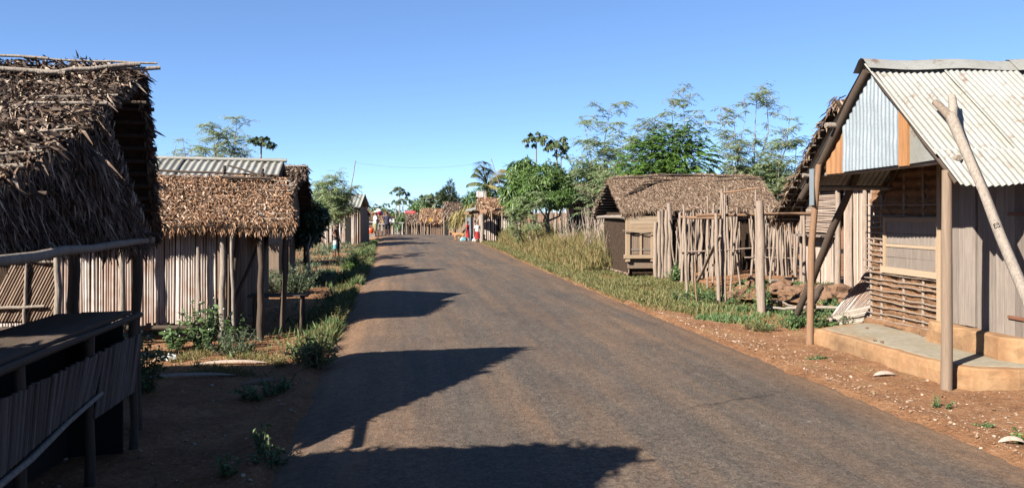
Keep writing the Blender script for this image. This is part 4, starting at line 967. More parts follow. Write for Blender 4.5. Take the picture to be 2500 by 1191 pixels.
# behind the left huts
feather_tree('airy pale green tree rising above the tin ridge on the left', [((545, 560), (520, 305)), ((545, 560), (578, 286)), ((520, 560), (500, 340)), ((550, 560), (572, 330)), ((530, 560), (540, 310)), ((505, 560), (485, 345)), ((535, 560), (525, 330)), ((545, 560), (552, 320))], 11, 26, .12, spread=.95)
feather_tree('wispy sparse tree top peeping over the tin ridge beside the near thatch', [((450, 560), (445, 335)), ((440, 560), (430, 355)), ((460, 560), (463, 350))], 4, 27, .12, spread=.7)
papaya('single papaya tree with umbrella crown above the tin ridge', (634, 570), (638, 345), .44, 27)
bushy_tree('leafy_tree', 'dark glossy tree hugging the tall thatched hut on the left', gnd(atD(755, 600, 21)), [B(735, 545, 23, 40, 55), B(757, 525, 22.5, 36, 40), B(750, 570, 22.5, 36, 26), B(778, 530, 23, 24, 36), B(722, 500, 23.5, 22, 40)], 5200, .16, .06, 'leaf_dark', .06, .7)
feather_tree('light green feathery tree in front of the far tin roof on the left', [((800, 575), (790, 440)), ((820, 575), (818, 425)), ((830, 575), (858, 455)), ((790, 575), (772, 455)), ((825, 575), (838, 450))], 8, 40, .2, spread=1.2)
bushy_tree('bushy_tree', 'bright green low tree under the feathery one beside the far tin roof', gnd(atD(830, 575, 42)), [B(812, 488, 42, 32, 26), B(836, 478, 42, 18, 18), B(792, 470, 41, 26, 24), B(822, 512, 41, 22, 16)], 2200, .22, .05, 'leaf_weed', .06, .4)
# right: hedge of trees behind the stake fence
papaya('left one of the two papaya trees above the trees on the right', (1309, 560), (1309, 338), .62, 40, n=18)
papaya('right one of the two papaya trees above the trees on the right', (1352, 560), (1358, 345), .64, 39, n=20, lean=.4)
papaya('smaller papaya tree with drooping leaves beside the two tall ones', (1368, 560), (1370, 372), .4, 39, n=12)
bushy_tree('mango_tree', 'dark drooping leaved tree beside the coconut palm on the right', gnd(atD(1265, 560, 40)), [B(1262, 420, 40, 26, 30), B(1285, 405, 40, 22, 22), B(1255, 470, 39, 34, 30), B(1285, 455, 39, 30, 34), B(1268, 500, 38.5, 34, 18)], 2800, .34, .075, 'leaf_bush', .1, 1.1)
bushy_tree('bushy_tree', 'broad full green tree standing under the two papaya trees', gnd(atD(1330, 570, 37)), [B(1335, 440, 37, 55, 44), B(1370, 455, 37, 36, 42), B(1305, 470, 36.5, 42, 32), B(1350, 488, 36, 46, 22), B(1385, 478, 36.5, 24, 28)], 7500, .18, .06, 'leaf_bush', .12, .7)
feather_tree('feathery seedling tree spilling over the fence below the broad green tree', [((1300, 580), (1275, 480)), ((1310, 580), (1320, 470)), ((1290, 580), (1250, 510))], 8, 36.2, .16, spread=.9)
feather_tree('tall pale feathery tree on slender stems right of the papaya trees', [((1462, 600), (1425, 300)), ((1470, 600), (1492, 255)), ((1475, 600), (1455, 330)), ((1480, 600), (1515, 300)), ((1468, 600), (1420, 370)), ((1484, 600), (1478, 360)), ((1490, 600), (1530, 360))], 11, 31, .15, spread=1.15, dry=.1)
feather_tree('second feathery tree merging into the dense tree over the brown roof', [((1560, 600), (1562, 285)), ((1570, 600), (1600, 290)), ((1550, 600), (1535, 340)), ((1590, 600), (1668, 232)), ((1600, 600), (1640, 230)), ((1555, 600), (1580, 340))], 10, 33, .15, spread=1.0, dry=.5)
pinnate_crown('dense_tree', 'dense bright green tree with drooping divided leaves above the brown thatched roof', gnd(atD(1630, 600, 28)), [B(1585, 400, 28, 66, 62), B(1650, 385, 28, 62, 66), B(1700, 385, 28, 42, 60), B(1545, 430, 27.5, 34, 40), B(1640, 350, 28.3, 48, 42), B(1690, 330, 28.5, 30, 30), B(1620, 435, 27.3, 80, 34), B(1610, 370, 28, 40, 44)], 1150, .42, 'leaf_dense', 8, .12)
feather_tree('tall thin seeding tree between the dense tree and the tin roofed house', [((1800, 600), (1790, 262)), ((1820, 600), (1850, 208)), ((1830, 600), (1870, 222)), ((1810, 600), (1820, 285)), ((1840, 600), (1930, 262)), ((1795, 600), (1765, 300)), ((1835, 600), (1895, 330)), ((1805, 600), (1800, 330))], 9, 31, .15, spread=.95, dry=.55)
feather_tree('low wispy tree against the edge of the cane house roof', [((1900, 600), (1915, 330)), ((1905, 600), (1945, 340)), ((1890, 600), (1890, 380)), ((1880, 600), (1870, 400)), ((1860, 600), (1850, 420))], 9, 30, .15, spread=1.1)
bushy_tree('bushy_tree', 'mid green thicket tree filling the gap right of the brown roof', gnd(atD(1880, 600, 33)), [B(1885, 460, 33, 46, 36), B(1850, 430, 34, 36, 24), B(1910, 430, 34, 30, 24), B(1800, 425, 34, 40, 20)], 3200, .22, .05, 'leaf_weed', .07, .5)
bushy_tree('bushy_tree', 'rounded green tree behind the slender feathery stems', gnd(atD(1440, 590, 40)), [B(1430, 425, 42, 44, 36), B(1480, 435, 42, 44, 34), B(1460, 470, 41, 70, 30), B(1520, 440, 41, 34, 30)], 4200, .28, .07, 'leaf_weed', .09, .5)
# bare weedy shrub stems left of the brown roofed hut
def stem_shrub(label, px, py, D, w_, h_, n, leaf=0, mat='cane_pale', lm='leaf_scrub'):
    f = gnd(atD(px, py, D)); t = thing('dry_shrub', f, label, 'shrub'); m = MB(); k = D/FPX; P = []
    for i in range(n):
        a = f+Vector((rnd.uniform(-.5, .5)*w_*k*.6, rnd.uniform(-.3, .3), -.05)); b = a+Vector((rnd.uniform(-.5, .5)*w_*k, rnd.uniform(-.4, .4), h_*k*rnd.uniform(.55, 1)))
        m.stick(a, b, .014, .006, .05, 5, 5)
        for j in range(2):
            q = a.lerp(b, rnd.uniform(.4, .8)); m.stick(q, q+Vector((rnd.uniform(-.3, .3), rnd.uniform(-.2, .2), rnd.uniform(.2, .6))), .007, .003, .02, 3, 4)
        P += [tuple(a.lerp(b, rnd.uniform(.3, 1))+Vector(rv(1, .12)[0])) for _ in range(leaf)]
    m.build('stems', M[mat], t)
    if P: P = np.array(P); MB().blades(P, rv(len(P)), rv(len(P))+np.array([0, 0, 1]), .09, .03).build('leaves', M[lm], t)
stem_shrub('bare pale stemmed shrub just left of the brown roofed hut', 1455, 625, 27, 70, 150, 22, 6)
stem_shrub('tangled bleached shrub in the tall grass before the far fence', 1400, 600, 32, 60, 110, 16, 10)
stem_shrub('thin dry reddish shrub against the side of the brown roofed hut', 1500, 655, 23.5, 50, 120, 18, 14, 'cane_brown')

# ---------------------------------------------------------------- ground cover
def tuft_field(name, label, cat, pts_fn, n, L, W, mat, lean=.35, curl=.4, kind='stuff', droop=0):
    P = np.array([pts_fn() for _ in range(n)]); n = len(P); D = np.array([0, 0, 1.0-droop])+rv(n, lean)*np.array([1, 1, .3])
    Nn = rv(n)*np.array([1, 1, .2]); o = MB().blades(P, D, Nn, L*NR.uniform(.35, 1.15, n), W*NR.uniform(.6, 1.3, n), NR.uniform(0, curl, n)).build(name, M[mat])
    return tag(o, label, cat, None, kind)
def in_poly(poly):
    xs_ = [p[0] for p in poly]; ys_ = [p[1] for p in poly]
    def ok(x, y):
        c = False; j = len(poly)-1
        for i in range(len(poly)):
            if (poly[i][1] > y) != (poly[j][1] > y) and x < (poly[j][0]-poly[i][0])*(y-poly[i][1])/(poly[j][1]-poly[i][1])+poly[i][0]: c = not c
            j = i
        return c
    def f(dens=None):
        while True:
            x, y = rnd.uniform(min(xs_), max(xs_)), rnd.uniform(min(ys_), max(ys_))
            if ok(x, y) and (dens is None or rnd.random() < dens(x, y)): return x, y
    return f
def gpoly(pp): return [tuple(onZ(a, b, 0)[:2]) for a, b in pp]
# tall dry grass mound
tp_ = in_poly(gpoly([(1215, 592), (1300, 625), (1400, 665), (1500, 668), (1530, 655), (1500, 610), (1400, 583), (1250, 578)]))
def tall_pt():
    x, y = tp_(); return (x, y, gz(x, y))
def tall_grass(name, label, n, L, mat, seed):
    P = []; Ls = []
    for _ in range(n):
        x, y = tp_(); edge = min(1, max(.25, (x-roadR(y)-.25)/1.3)); h = L*edge*(1+.35*mnoise.noise(Vector((x*.7, y*.5, seed)))); P.append((x, y, gz(x, y)+rnd.uniform(0, .6)*h*.7)); Ls.append(h*rnd.uniform(.25, .6))
    P = np.array(P); n = len(P); D = np.array([0, 0, 1.0])+rv(n, .38); Ls = np.array(Ls)
    return tag(MB().blades(P, D, rv(n), Ls, .014*NR.uniform(.7, 1.8, n), NR.uniform(-.3, .5, n)).build(name, M[mat]), label, 'grass', None, 'stuff')
tall_grass('tall_grass', 'tall yellowing weeds and grass massed along the right roadside', 36000, 1.15, 'grass_dry', 1)
tall_grass('weed_cover', 'green leafy weeds growing through the tall roadside grass', 7000, .8, 'grass_green', 5)
def cover(name, label, poly, n, L, W, mat, cov=.5, sc=1.0, seed=0, lean=.6, bias=0):
    f = in_poly(gpoly(poly)); dens = lambda x, y: 1.0 if mnoise.noise(Vector((x*sc, y*sc, seed)))+mnoise.noise(Vector((x*sc*4, y*sc*4, seed)))*.5 > (.5-cov) else .02
    def pt():
        while True:
            x, y = f(dens)
            if (x > roadR(y)+.05-bias or x < roadL(y)-.02+bias): return (x, y, gz(x, y)-.005)
    return tuft_field(name, label, 'ground cover', pt, n, L, W, mat, lean)
cover('low_weeds', 'low green weeds between the road edge and the stake fence', [(1330, 640), (1420, 690), (1560, 742), (1660, 760), (1780, 770), (1800, 740), (1690, 690), (1560, 655), (1480, 650)], 26000, .13, .022, 'grass_green', .75, 1.2, 2)
cover('low_weeds', 'creeping weeds at the feet of the gateway fence and rubble', [(1640, 720), (1700, 775), (1900, 800), (2010, 800), (2160, 790), (2150, 720), (2000, 720), (1850, 705)], 12000, .11, .022, 'leaf_weed', .42, 1.6, 4)
cover('grass_fringe', 'thin grass fringe on the right edge of the road', [(1180, 580), (1300, 640), (1420, 695), (1560, 750), (1480, 690), (1330, 625), (1250, 585)], 9000, .10, .012, 'grass_green', .55, 1.5, 7)
cover('verge_grass', 'grass and herbs growing along the left edge of the road', [(905, 590), (840, 690), (860, 770), (800, 860), (735, 900), (760, 850), (790, 760), (820, 690), (850, 620)], 5000, .16, .018, 'grass_green', .5, 1.5, 9, .5)
cover('verge_grass', 'thin dry grass on the sunny patch before the upright cane wall', [(380, 830), (620, 830), (740, 850), (700, 890), (380, 890)], 4200, .09, .009, 'grass_dry', .35, 2.2, 3)
cover('low_weeds', 'scattered weeds far along the left verge by the people', [(640, 600), (800, 590), (900, 578), (850, 640), (780, 690), (640, 690)], 4500, .2, .03, 'leaf_scrub', .25, .8, 12)
def edge_band(name, label, side, y0, y1, n, L, W, mat, wid, cov, seed):
    P = []
    while len(P) < n:
        y = y0+(y1-y0)*rnd.random(); 
        if mnoise.noise(Vector((y*.55, seed, 0)))+mnoise.noise(Vector((y*2.3, seed, 3)))*.6 < .5-cov: continue
        d = rnd.expovariate(1/wid)-.04; x = roadR(y)+d if side > 0 else roadL(y)-d; P.append((x, y, gz(x, y)-.005))
    P = np.array(P); D = np.array([0, 0, 1.0])+rv(n, .55)*np.array([1, 1, .3])
    return tag(MB().blades(P, D, rv(n)*np.array([1, 1, .2]), L*NR.uniform(.3, 1.2, n), W*NR.uniform(.6, 1.3, n), NR.uniform(0, .5, n)).build(name, M[mat]), label, 'grass', None, 'stuff')
cover('dead_grass', 'bleached dead grass mixed through the low weeds on the right', [(1330, 640), (1420, 690), (1560, 742), (1800, 790), (1960, 800), (1850, 730), (1690, 690), (1480, 650)], 12000, .11, .010, 'grass_dry', .6, 1.4, 21)
edge_band('edge_grass', 'short yellow green grass hugging the right edge of the asphalt', 1, 15.5, 52, 17000, .12, .016, 'grass_green', .45, .85, 3)
edge_band('edge_grass', 'straw coloured dead grass at the right edge of the asphalt', 1, 13.5, 50, 7000, .09, .009, 'grass_dry', .35, .7, 6)
edge_band('edge_grass', 'weeds and grass hugging the left edge of the asphalt', -1, 10.6, 46, 10000, .17, .022, 'leaf_weed', .24, .50, 4)
edge_band('edge_grass', 'yellowish grass tufts along the left edge of the asphalt', -1, 9.6, 40, 7000, .2, .012, 'grass_green', .22, .5, 8)
# leaf litter, straw bits and small stones
def scatter(name, label, poly, n, L, W, mat, flat=True):
    f = in_poly(poly)
    def pt():
        while True:
            x, y = f()
            if x > roadR(y)-.08 or x < roadL(y)+.06: return x, y
    P = []
    for _ in range(n): x, y = pt(); P.append((x, y, gz(x, y)+.012))
    P = np.array(P); n = len(P); D = rv(n)*np.array([1, 1, .12]); Nn = np.array([0, 0, 1.0])+rv(n, .3)
    return tag(MB().blades(P, D, Nn, L*NR.uniform(.3, 1.3, n), W*NR.uniform(.5, 1.5, n), NR.uniform(-.2, .2, n)).build(name, M[mat]), label, 'litter', None, 'stuff')
scatter('leaf_litter', 'pale straw bits and dry leaf scraps strewn on the right verge', [(4.3, 4), (4.3, 20), (7, 20), (7, 10.4), (5.6, 10.4), (5.6, 7.4), (7, 7), (7, 4)], 3200, .035, .008, 'litter')
scatter('leaf_litter', 'dry leaf scraps on the left verge before the huts', [(-4, 4), (-4, 13), (-.8, 13), (-.8, 4)], 900, .05, .009, 'litter')
def gravel():
    m = MB(); bm = bmesh.new(); bmesh.ops.create_icosphere(bm, subdivisions=1, radius=1); V0 = np.array([tuple(v.co) for v in bm.verts]); F0 = np.array([[v.index for v in f.verts]+[f.verts[2].index] for f in bm.faces]); bm.free()
    for _ in range(5200):
        side = rnd.random() < .72
        if side: y = rnd.uniform(4.2, 22)**1.0; x = roadR(y)+rnd.expovariate(1.6)-.05
        else: y = rnd.uniform(4.5, 18); x = roadL(y)-rnd.expovariate(1.0)
        if x > 5.58 and 7.3 < y < 10.5: continue
        r = rnd.choice([.004, .004, .005, .006, .008, .010, .018]); m.raw(V0*np.array([r, r*rnd.uniform(.6, 1.2), r*.6])+rv(12, r*.15)+np.array([x, y, gz(x, y)+r*.2]), F0)
    tag(m.build('gravel', M['gravel']), 'small reddish and pale stones scattered along both road edges', 'gravel', None, 'stuff')
gravel()

# ---------------------------------------------------------------- single plants
def herb(label, px, py, D, w_, h_, n, mat='leaf_weed', L=.09, W=.045, flowers=0, name='weed', cat='plant', z=None):
    """many stems with leaves; w_, h_ in metres"""
    f = atD(px, py, D); f = Vector((f.x, f.y, gz(f.x, f.y) if z is None else z)); t = thing(name, f, label, cat); st = MB(); P, Dd, fl = [], [], []
    ns = max(6, int(n/22))
    for i in range(ns):
        az = rnd.uniform(0, 6.283); r = rnd.random()**.6*w_/2; a = f+Vector((math.cos(az)*r*.4, math.sin(az)*r*.4, -.02)); b = f+Vector((math.cos(az)*r, math.sin(az)*r, h_*rnd.uniform(.45, 1)*(1-.35*(2*r/w_)**2)))
        st.tube([a, a.lerp(b, .5)+Vector((0, 0, h_*.07)), b], [.006, .005, .003], 4, cap=False)
        if rnd.random() < flowers: fl.append(b+Vector((0, 0, .02)))
        for j in range(n//ns):
            q = a.lerp(b, rnd.uniform(.12, 1.04)); P.append(tuple(q)); Dd.append((rnd.uniform(-1, 1), rnd.uniform(-1, 1), rnd.uniform(-.35, .6)))
    st.build('stems', M['leaf_scrub'], t); P = np.array(P); k = len(P)
    MB().blades(P, np.array(Dd), np.array([0, 0, 1.0])+rv(k, .35), L*NR.uniform(.5, 1.25, k), W*NR.uniform(.6, 1.2, k), NR.uniform(0, .6, k), prof=(.3, 1, .1)).build('leaves', M[mat], t)
    if fl:
        m = MB(); [m.blob(q, .011, .011, .011, .1, 1) for q in fl]; m.build('flowers', M['flower'], t)
    return t
herb('big leafy weed with tiny white flowers under the long smooth beam', 270, 800, 8.6, 1.0, .78, 750, L=.085, W=.045, flowers=.7)
herb('leafy weed crowding the thin dark post of the near hut', 350, 830, 8.4, .5, .68, 420, L=.08, W=.04, flowers=.5)
herb('small weed at the foot of the leaning screen', 35, 800, 9.2, .45, .33, 240, L=.08, W=.04)
herb('tall flowering weed against the upright cane wall', 500, 850, 11.0, .75, .75, 560, L=.09, W=.045, flowers=.5)
herb('grey green feathery weed right of the tall flowering weed', 570, 855, 10.6, .75, .42, 800, 'leaf_scrub', .06, .015)
herb('spreading weed at the left foot of the upright cane wall', 430, 838, 11.2, .45, .42, 300, L=.08, W=.04, flowers=.3)
herb('slender weed with upright leaves by the last cane wall post', 575, 800, 11.8, .35, .5, 150, L=.09, W=.04, flowers=.4)
herb('broad grey green shrub beyond the brown thatched porch', 715, 672, 18.5, 1.35, .75, 1600, 'leaf_scrub', .08, .03, name='shrub', cat='shrub')
herb('low grey green shrub half hidden by the porch posts', 650, 680, 18.8, 1.0, .62, 900, 'leaf_scrub', .08, .03, name='shrub', cat='shrub')
herb('brownish shrub at the end of the row before the standing boy', 770, 668, 21, .9, .45, 700, 'leaf_scrub', .08, .025, name='shrub', cat='shrub')
herb('leafy roadside bush on the left road edge behind the boy', 865, 655, 25, .95, .68, 1100, 'leaf_bush', .10, .045, name='roadside_bush', cat='bush')
herb('nearer leafy roadside bush beside the road shadows', 845, 690, 20.8, .8, .45, 700, 'leaf_bush', .09, .04, name='roadside_bush', cat='bush')
herb('small bush on the left road edge nearest the people', 885, 612, 33, 1.0, .5, 500, 'leaf_weed', .12, .045, name='roadside_bush', cat='bush')
herb('low tuft on the verge between two shadow tips', 820, 728, 16.6, .6, .3, 420, 'leaf_weed', .08, .03)
herb('yellow green verge weed where the long shadow leaves the road', 775, 895, 9.3, .5, .40, 620, 'grass_green', .11, .018)
herb('bright verge weed on the left road edge', 818, 790, 13.0, .55, .36, 560, 'grass_green', .11, .018)
herb('verge weed half in the long road shadow', 745, 880, 9.8, .5, .30, 460, 'leaf_weed', .07, .025)
herb('low dark weed on the shaded bank beside the road', 660, 945, 8.3, .75, .22, 600, 'leaf_weed', .06, .025)
herb('small weed on the sunlit bank at the bottom of the road edge', 665, 1120, 5.75, .34, .22, 260, 'leaf_weed', .05, .02)
herb('seedling tuft on the sunlit bank left of the road', 560, 1150, 5.5, .26, .13, 150, 'leaf_weed', .045, .018)
herb('upright sprout on the edge of the sunlit bank', 640, 1095, 5.95, .12, .24, 70, 'leaf_weed', .05, .02)
herb('leafy plant in the dark gap beside the five thick posts', 1660, 668, 20.2, .8, .55, 420, 'leaf_weed', .11, .05)
herb('green clump around the foot of the first gateway poles', 1700, 735, 16.2, 1.1, .4, 700, 'leaf_weed', .08, .035)
herb('green clump between the gateway poles near the rubble', 1770, 745, 15.4, .9, .35, 560, 'leaf_weed', .08, .03)
herb('vine clump climbing the foot of the thick speckled post', 1868, 745, 14.7, .55, .5, 460, 'leaf_weed', .07, .035)
herb('weed clump at the foot of the dark leaning brace', 1975, 785, 12.7, .8, .35, 560, 'leaf_weed', .075, .03)
herb('weed clump on the sticks before the lath wall', 2060, 795, 12.4, .6, .26, 320, 'leaf_weed', .06, .025)
herb('dry brownish weed below the pale planks of the cane house', 2010, 705, 15.6, .6, .3, 300, 'leaf_scrub', .06, .02)
herb('small leafy weed at the far left corner of the floor slab', 1925, 790, 12.6, .5, .25, 300, 'leaf_weed', .06, .025)
herb('low tuft on the dirt in front of the floor slab', 1998, 875, 9.75, .30, .05, 160, 'leaf_weed', .04, .018)
herb('little weed on the dirt left of the lower right corner', 2295, 975, 7.5, .22, .10, 130, 'leaf_weed', .035, .015)
herb('leafy weed at the lower right corner of the view', 2488, 1060, 6.35, .22, .11, 130, 'leaf_bush', .05, .03)
herb('tiny weed on the gravel near the lower right corner', 2405, 1030, 6.75, .16, .05, 80, 'leaf_weed', .035, .015)
herb('grassy tuft on the right verge before the rubble', 1850, 800, 12.3, .6, .12, 360, 'grass_green', .08, .016)
herb('upright green sapling at the road edge of the tall grass', 1275, 600, 38, 1.0, .75, 420, 'leaf_weed', .14, .06, name='shrub', cat='shrub')

# ---------------------------------------------------------------- rubble, sticks, boards
ROCKS = [((1795, 722), 16.4, .22, 'flat brown rock leaning behind the thin gateway poles'), ((1828, 728), 15.9, .16, 'small rounded rock left of the thick speckled post'),
 ((1890, 722), 15.8, .17, 'squarish rock just right of the thick speckled post'), ((1912, 712), 16.2, .20, 'tall tilted slab of the rubble right of the thick post'), ((1938, 722), 15.6, .18, 'large shaded rock in the middle of the rubble'),
 ((1918, 738), 15.1, .14, 'low rock in front of the tall tilted slab'), ((1960, 715), 16.1, .13, 'small rock near the whitish peeled post'), ((1975, 735), 15.0, .15, 'rock at the foot of the whitish peeled post'),
 ((2012, 728), 14.6, .20, 'long low rock between the dark brace and the cane house'), ((2050, 735), 14.3, .22, 'broad earthy rock before the pale planks'), ((2085, 728), 14.4, .16, 'rounded rock below the pale planks'), ((2105, 720), 14.6, .15, 'last rock of the rubble beside the leaning mat'),
 ((1845, 703), 17.4, .15, 'rock behind the foot of the thick speckled post'), ((1875, 757), 14.4, .07, 'small stone lying in the weeds by the thick post')]
for i, ((px, py), D, r, lb) in enumerate(ROCKS):
    p = atD(px, py, D); z = gz(p.x, p.y); o = MB().blob((p.x, p.y, z+r*.3), r*1.25, r*.9, r*.8, .32, 3, i*1.7).build('rock', M['rock'], loc=(p.x, p.y, z))
    tag(o, lb, 'rock', 'rubble stones beside the gateway fence')
mound = MB().blob((8.0, 14.7, .12), 1.3, .9, .14, .35, 4, 5).build('dirt_mound', M['mud'], loc=(8.0, 14.7, .1)); tag(mound, 'heap of red earth under the rubble before the cane house', 'earth heap')
def one(name, label, cat, a, b, r, mat='pole', group=None, r1=None):
    a, b = Vector(a), Vector(b); o = MB().stick(a, b, r, r1, r*.6, 6, 8).build(name, M[mat], loc=tuple(a)); return tag(o, label, cat, group)
G1 = 'sticks and poles lying by the rubble'
one('fallen_pole', 'long pale pole lying straight from the brace to the lath wall', 'pole', atD(1920, 752, 14.0), atD(2165, 752, 12.4), .03, 'pole', G1)
one('fallen_pole', 'thin grey stick lying slanted over the rubble', 'pole', atD(1885, 732, 14.9), atD(1935, 746, 14.2), .02, 'pole', G1)
one('fallen_pole', 'grey stick lying in the weeds right of the thick post', 'pole', atD(1872, 748, 14.4), atD(1960, 757, 13.8), .022, 'pole', G1)
one('fallen_pole', 'stout dark log rising at an angle behind the reddish porch post', 'log', atD(1958, 770, 13.3)-Vector((0, 0, .05)), atD(2005, 700, 13.9), .07, 'pole_dark', G1)
one('fallen_pole', 'short crooked log left of the stout dark log', 'log', atD(1945, 752, 13.9), atD(1975, 733, 14.2), .05, 'pole', G1)
one('fallen_pole', 'thick curved branch lying along the foot of the pale planks', 'log', atD(1992, 712, 14.7), atD(2060, 700, 14.9), .06, 'pole_dark', G1)
one('fallen_pole', 'bleached plank edge lying behind the thick post', 'plank', atD(1880, 690, 17.0)+Vector((0, 0, .03)), atD(1945, 682, 17.2)+Vector((0, 0, .03)), .04, 'pole', G1)
one('leaning_pole', 'short dark pole leaning upright at the corner of the lath wall', 'pole', atD(2160, 690, 12.9), atD(2138, 606, 12.9), .045, 'pole_dark')
for i in range(9):
    y0 = 760+i*4; one('bundled_cane', ['topmost grey cane of the pile left of the lath wall', 'second grey cane of the pile left of the lath wall', 'bent cane in the upper half of the cane pile', 'pale split cane in the middle of the cane pile', 'dark cane in the middle of the cane pile', 'long cane near the bottom of the cane pile', 'cane sticking out furthest left of the cane pile', 'short cane low in the cane pile', 'lowest cane of the pile left of the floor slab'][i], 'cane',
        atD(2010+rnd.uniform(-15, 30)+i*4, y0+6, 12.9-.05*i), atD(2163, y0-20+i*1.5, 12.1-.04*i), .022, 'pole' if i % 3 else 'cane_pale', 'canes piled beside the lath wall')
mt = thing('leaning_mat', onZ(2140, 760, .05), 'grey slatted mat leaning against the corner of the lath wall', 'mat')
m = MB()
for i in range(16): m.stick(atD(2035+i*5, 768-i*.8, 12.7), atD(2122+i*3.2, 655+i*3, 12.6), .02, .014, .004, 3, 5)
m.build('slats', M['cane_grey'], mt)
def bark_piece(label, px, py, D, L, az, mat='plank_tan', wd=.06):
    p = atD(px, py, D); z = gz(p.x, p.y); d = Vector((math.cos(az), math.sin(az), 0))
    V = []; F = []; n = 8; s = Vector((-d.y, d.x, 0))
    for i in range(n+1):
        t = i/n; w_ = wd*(1-abs(2*t-1)**3)*.9+.006; c = Vector((p.x, p.y, z+.012+.02*math.sin(t*3.1)))+d*(t-.5)*L
        for k, (e, h) in enumerate(((-1, 0), (-.4, .022), (.4, .026), (1, 0))): V.append(tuple(c+s*e*w_/2+Vector((0, 0, h*w_/wd))))
    for i in range(n):
        for j in range(3): F.append((i*4+j, i*4+j+1, i*4+4+j+1, i*4+4+j))
        F.append((i*4+3, i*4, i*4+4, i*4+7))
    o = MB().raw(V, F).build('bark_piece', M[mat], loc=(p.x, p.y, z)); tag(o, label, 'bark')
bark_piece('curled strip of pale bark lying in front of the floor slab', 2160, 904, 8.9, .27, .0, 'cane_pale', .09)
bark_piece('orange brown board scrap leaning in the weeds of the sunny patch', 385, 858, 10.1, .18, 1.2, 'plank_tan', .1)
bark_piece('thin plank strip on the sunlit ground before the cane wall', 560, 868, 9.9, .9, .05, 'cane_pale', .05)
bark_piece('long flat palm stalk at the edge of the big left shadow', 450, 897, 9.15, 1.1, .08, 'cane_pale', .05)
bark_piece('split stalk lying near the verge weeds on the left', 640, 905, 9.0, .5, .5, 'cane_brown', .05)
bark_piece('pale scrap beside the road edge in the lower right', 2470, 1082, 6.2, .2, -.2, 'cane_pale', .03)
def crumple(label, px, py, D, r, mat):
    p = atD(px, py, D); z = gz(p.x, p.y); o = MB().blob((p.x, p.y, z+r*.3), r, r*.7, r*.45, .6, 2, px).build('paper_scrap', M[mat], loc=(p.x, p.y, z)); tag(o, label, 'paper')
crumple('crumpled white paper among the weeds near the cane wall', 412, 857, 10.2, .09, 'flower')
crumple('bit of white rubbish on the dirt near the big left shadow', 517, 912, 8.8, .02, 'flower')
for i, (px, py, lb) in enumerate(((2136, 832, 'left small stone lying on the cement floor slab'), (2153, 836, 'right small stone lying on the cement floor slab'), (2117, 802, 'small stone on the slab near the lath wall foot'))):
    p = onZ(px, py, .175); o = MB().blob((p.x, p.y, .185), .022, .016, .013, .3, 2, i).build('pebble', M['rock'], loc=(p.x, p.y, .172)); tag(o, lb, 'stone')

# ================================================================ FAR VILLAGE
def far_hut(name, label, px0, px1, D, y_r, y_e, y_g, depth, walls='cane_brown', roof='thatch_brown', n=1600, gap=None, ridge_in=0, posts=(), Lf=None, door=None, tin=False, rag=.03, dark=0):
    """hut with ridge across the view; px0..px1 roof width, y_r ridge, y_e eave, at distance D"""
    e0 = atD(px0, y_e, D); e1 = atD(px1, y_e, D); r0 = atD(px0+ridge_in, y_r, D); r1 = atD(px1-ridge_in, y_r, D)
    back = Vector((_s, _c, 0)); g = gz((e0.x+e1.x)/2, e0.y); h = thing(name, Vector(((e0.x+e1.x)/2, (e0.y+e1.y)/2, g)), label, 'house')
    r0 += back*depth/2; r1 += back*depth/2; r0.z = CAM_H-(y_r-HOR)/FPX*(D+depth/2); r1.z = r0.z
    e0 = e0-Vector((0, 0, 0)); q0 = e0+back*depth; q1 = e1+back*depth
    L = Lf or .28
    if tin:
        nn = (r1-r0).cross(e0-r0).normalized(); nn = nn if nn.z > 0 else -nn
        corr(lerp(r0, r1), lerp(e0, e1), r0, r1, pitch=.22, amp=.03, nrm=nn, rows=3, dd=6).build('roof', M['tin_far'], h)
        corr(lerp(r0, r1), lerp(q0, q1), r0, r1, pitch=.22, amp=.03, nrm=(0, .3, .9), rows=2, dd=6).build('roof', M['tin_far'], h)
    else:
        thatch([r0, r1, e1, e0], M[roof], h, n, L, L*.16, 12, .10, battens=2, over=.05, fringe=.15, shag=.8)
        thatch([r0, r1, q1, q0], M[roof], h, n//3, L, L*.16, 8, .08, battens=4, over=.05)
    ins = back*.35; a = e0.lerp(e1, .04)+ins; b = e0.lerp(e1, .96)+ins
    w_ = cane_wall(h, 'wall', M[walls], a, b, g-.1, e0.z+.02, .11, .045, rag=rag)
    a2 = a+back*(depth-.7); b2 = b+back*(depth-.7)
    MB().plank((a.x, a.y, (g+e0.z)/2), (a2.x, a2.y, (g+e0.z)/2), (0, 0, e0.z-g), (.05, 0, 0)).build('side_wall', M['plank_brown'], h)
    MB().plank((b.x, b.y, (g+e0.z)/2), (b2.x, b2.y, (g+e0.z)/2), (0, 0, e0.z-g), (.05, 0, 0)).build('side_wall', M['plank_brown'], h)
    MB().raw([tuple(a+Vector((0, 0, 0))), tuple((r0+(a-e0)*.1)), tuple(a2)], [[0, 1, 2, 2]]).build('gable', M['cane_brown'], h)
    for px in posts:
        p = atD(px, y_e, D-.1); MB().stick((p.x, p.y, g-.1), (p.x, p.y, p.z), .05, .045, .02, 4, 6).build('post', M['stake'], h)
    for d in (door or ()):
        p = atD(d[0], 560, D+.3); q = atD(d[1], 560, D+.3); zt = CAM_H-(d[2]-HOR)/FPX*D
        MB().plank((p.x, p.y, (g+zt)/2), (q.x, q.y, (g+zt)/2), (0, 0, zt-g), tuple(back*.06)).build('doorway', M['blackish'] if len(d) < 4 else M[d[3]], h)
    return h
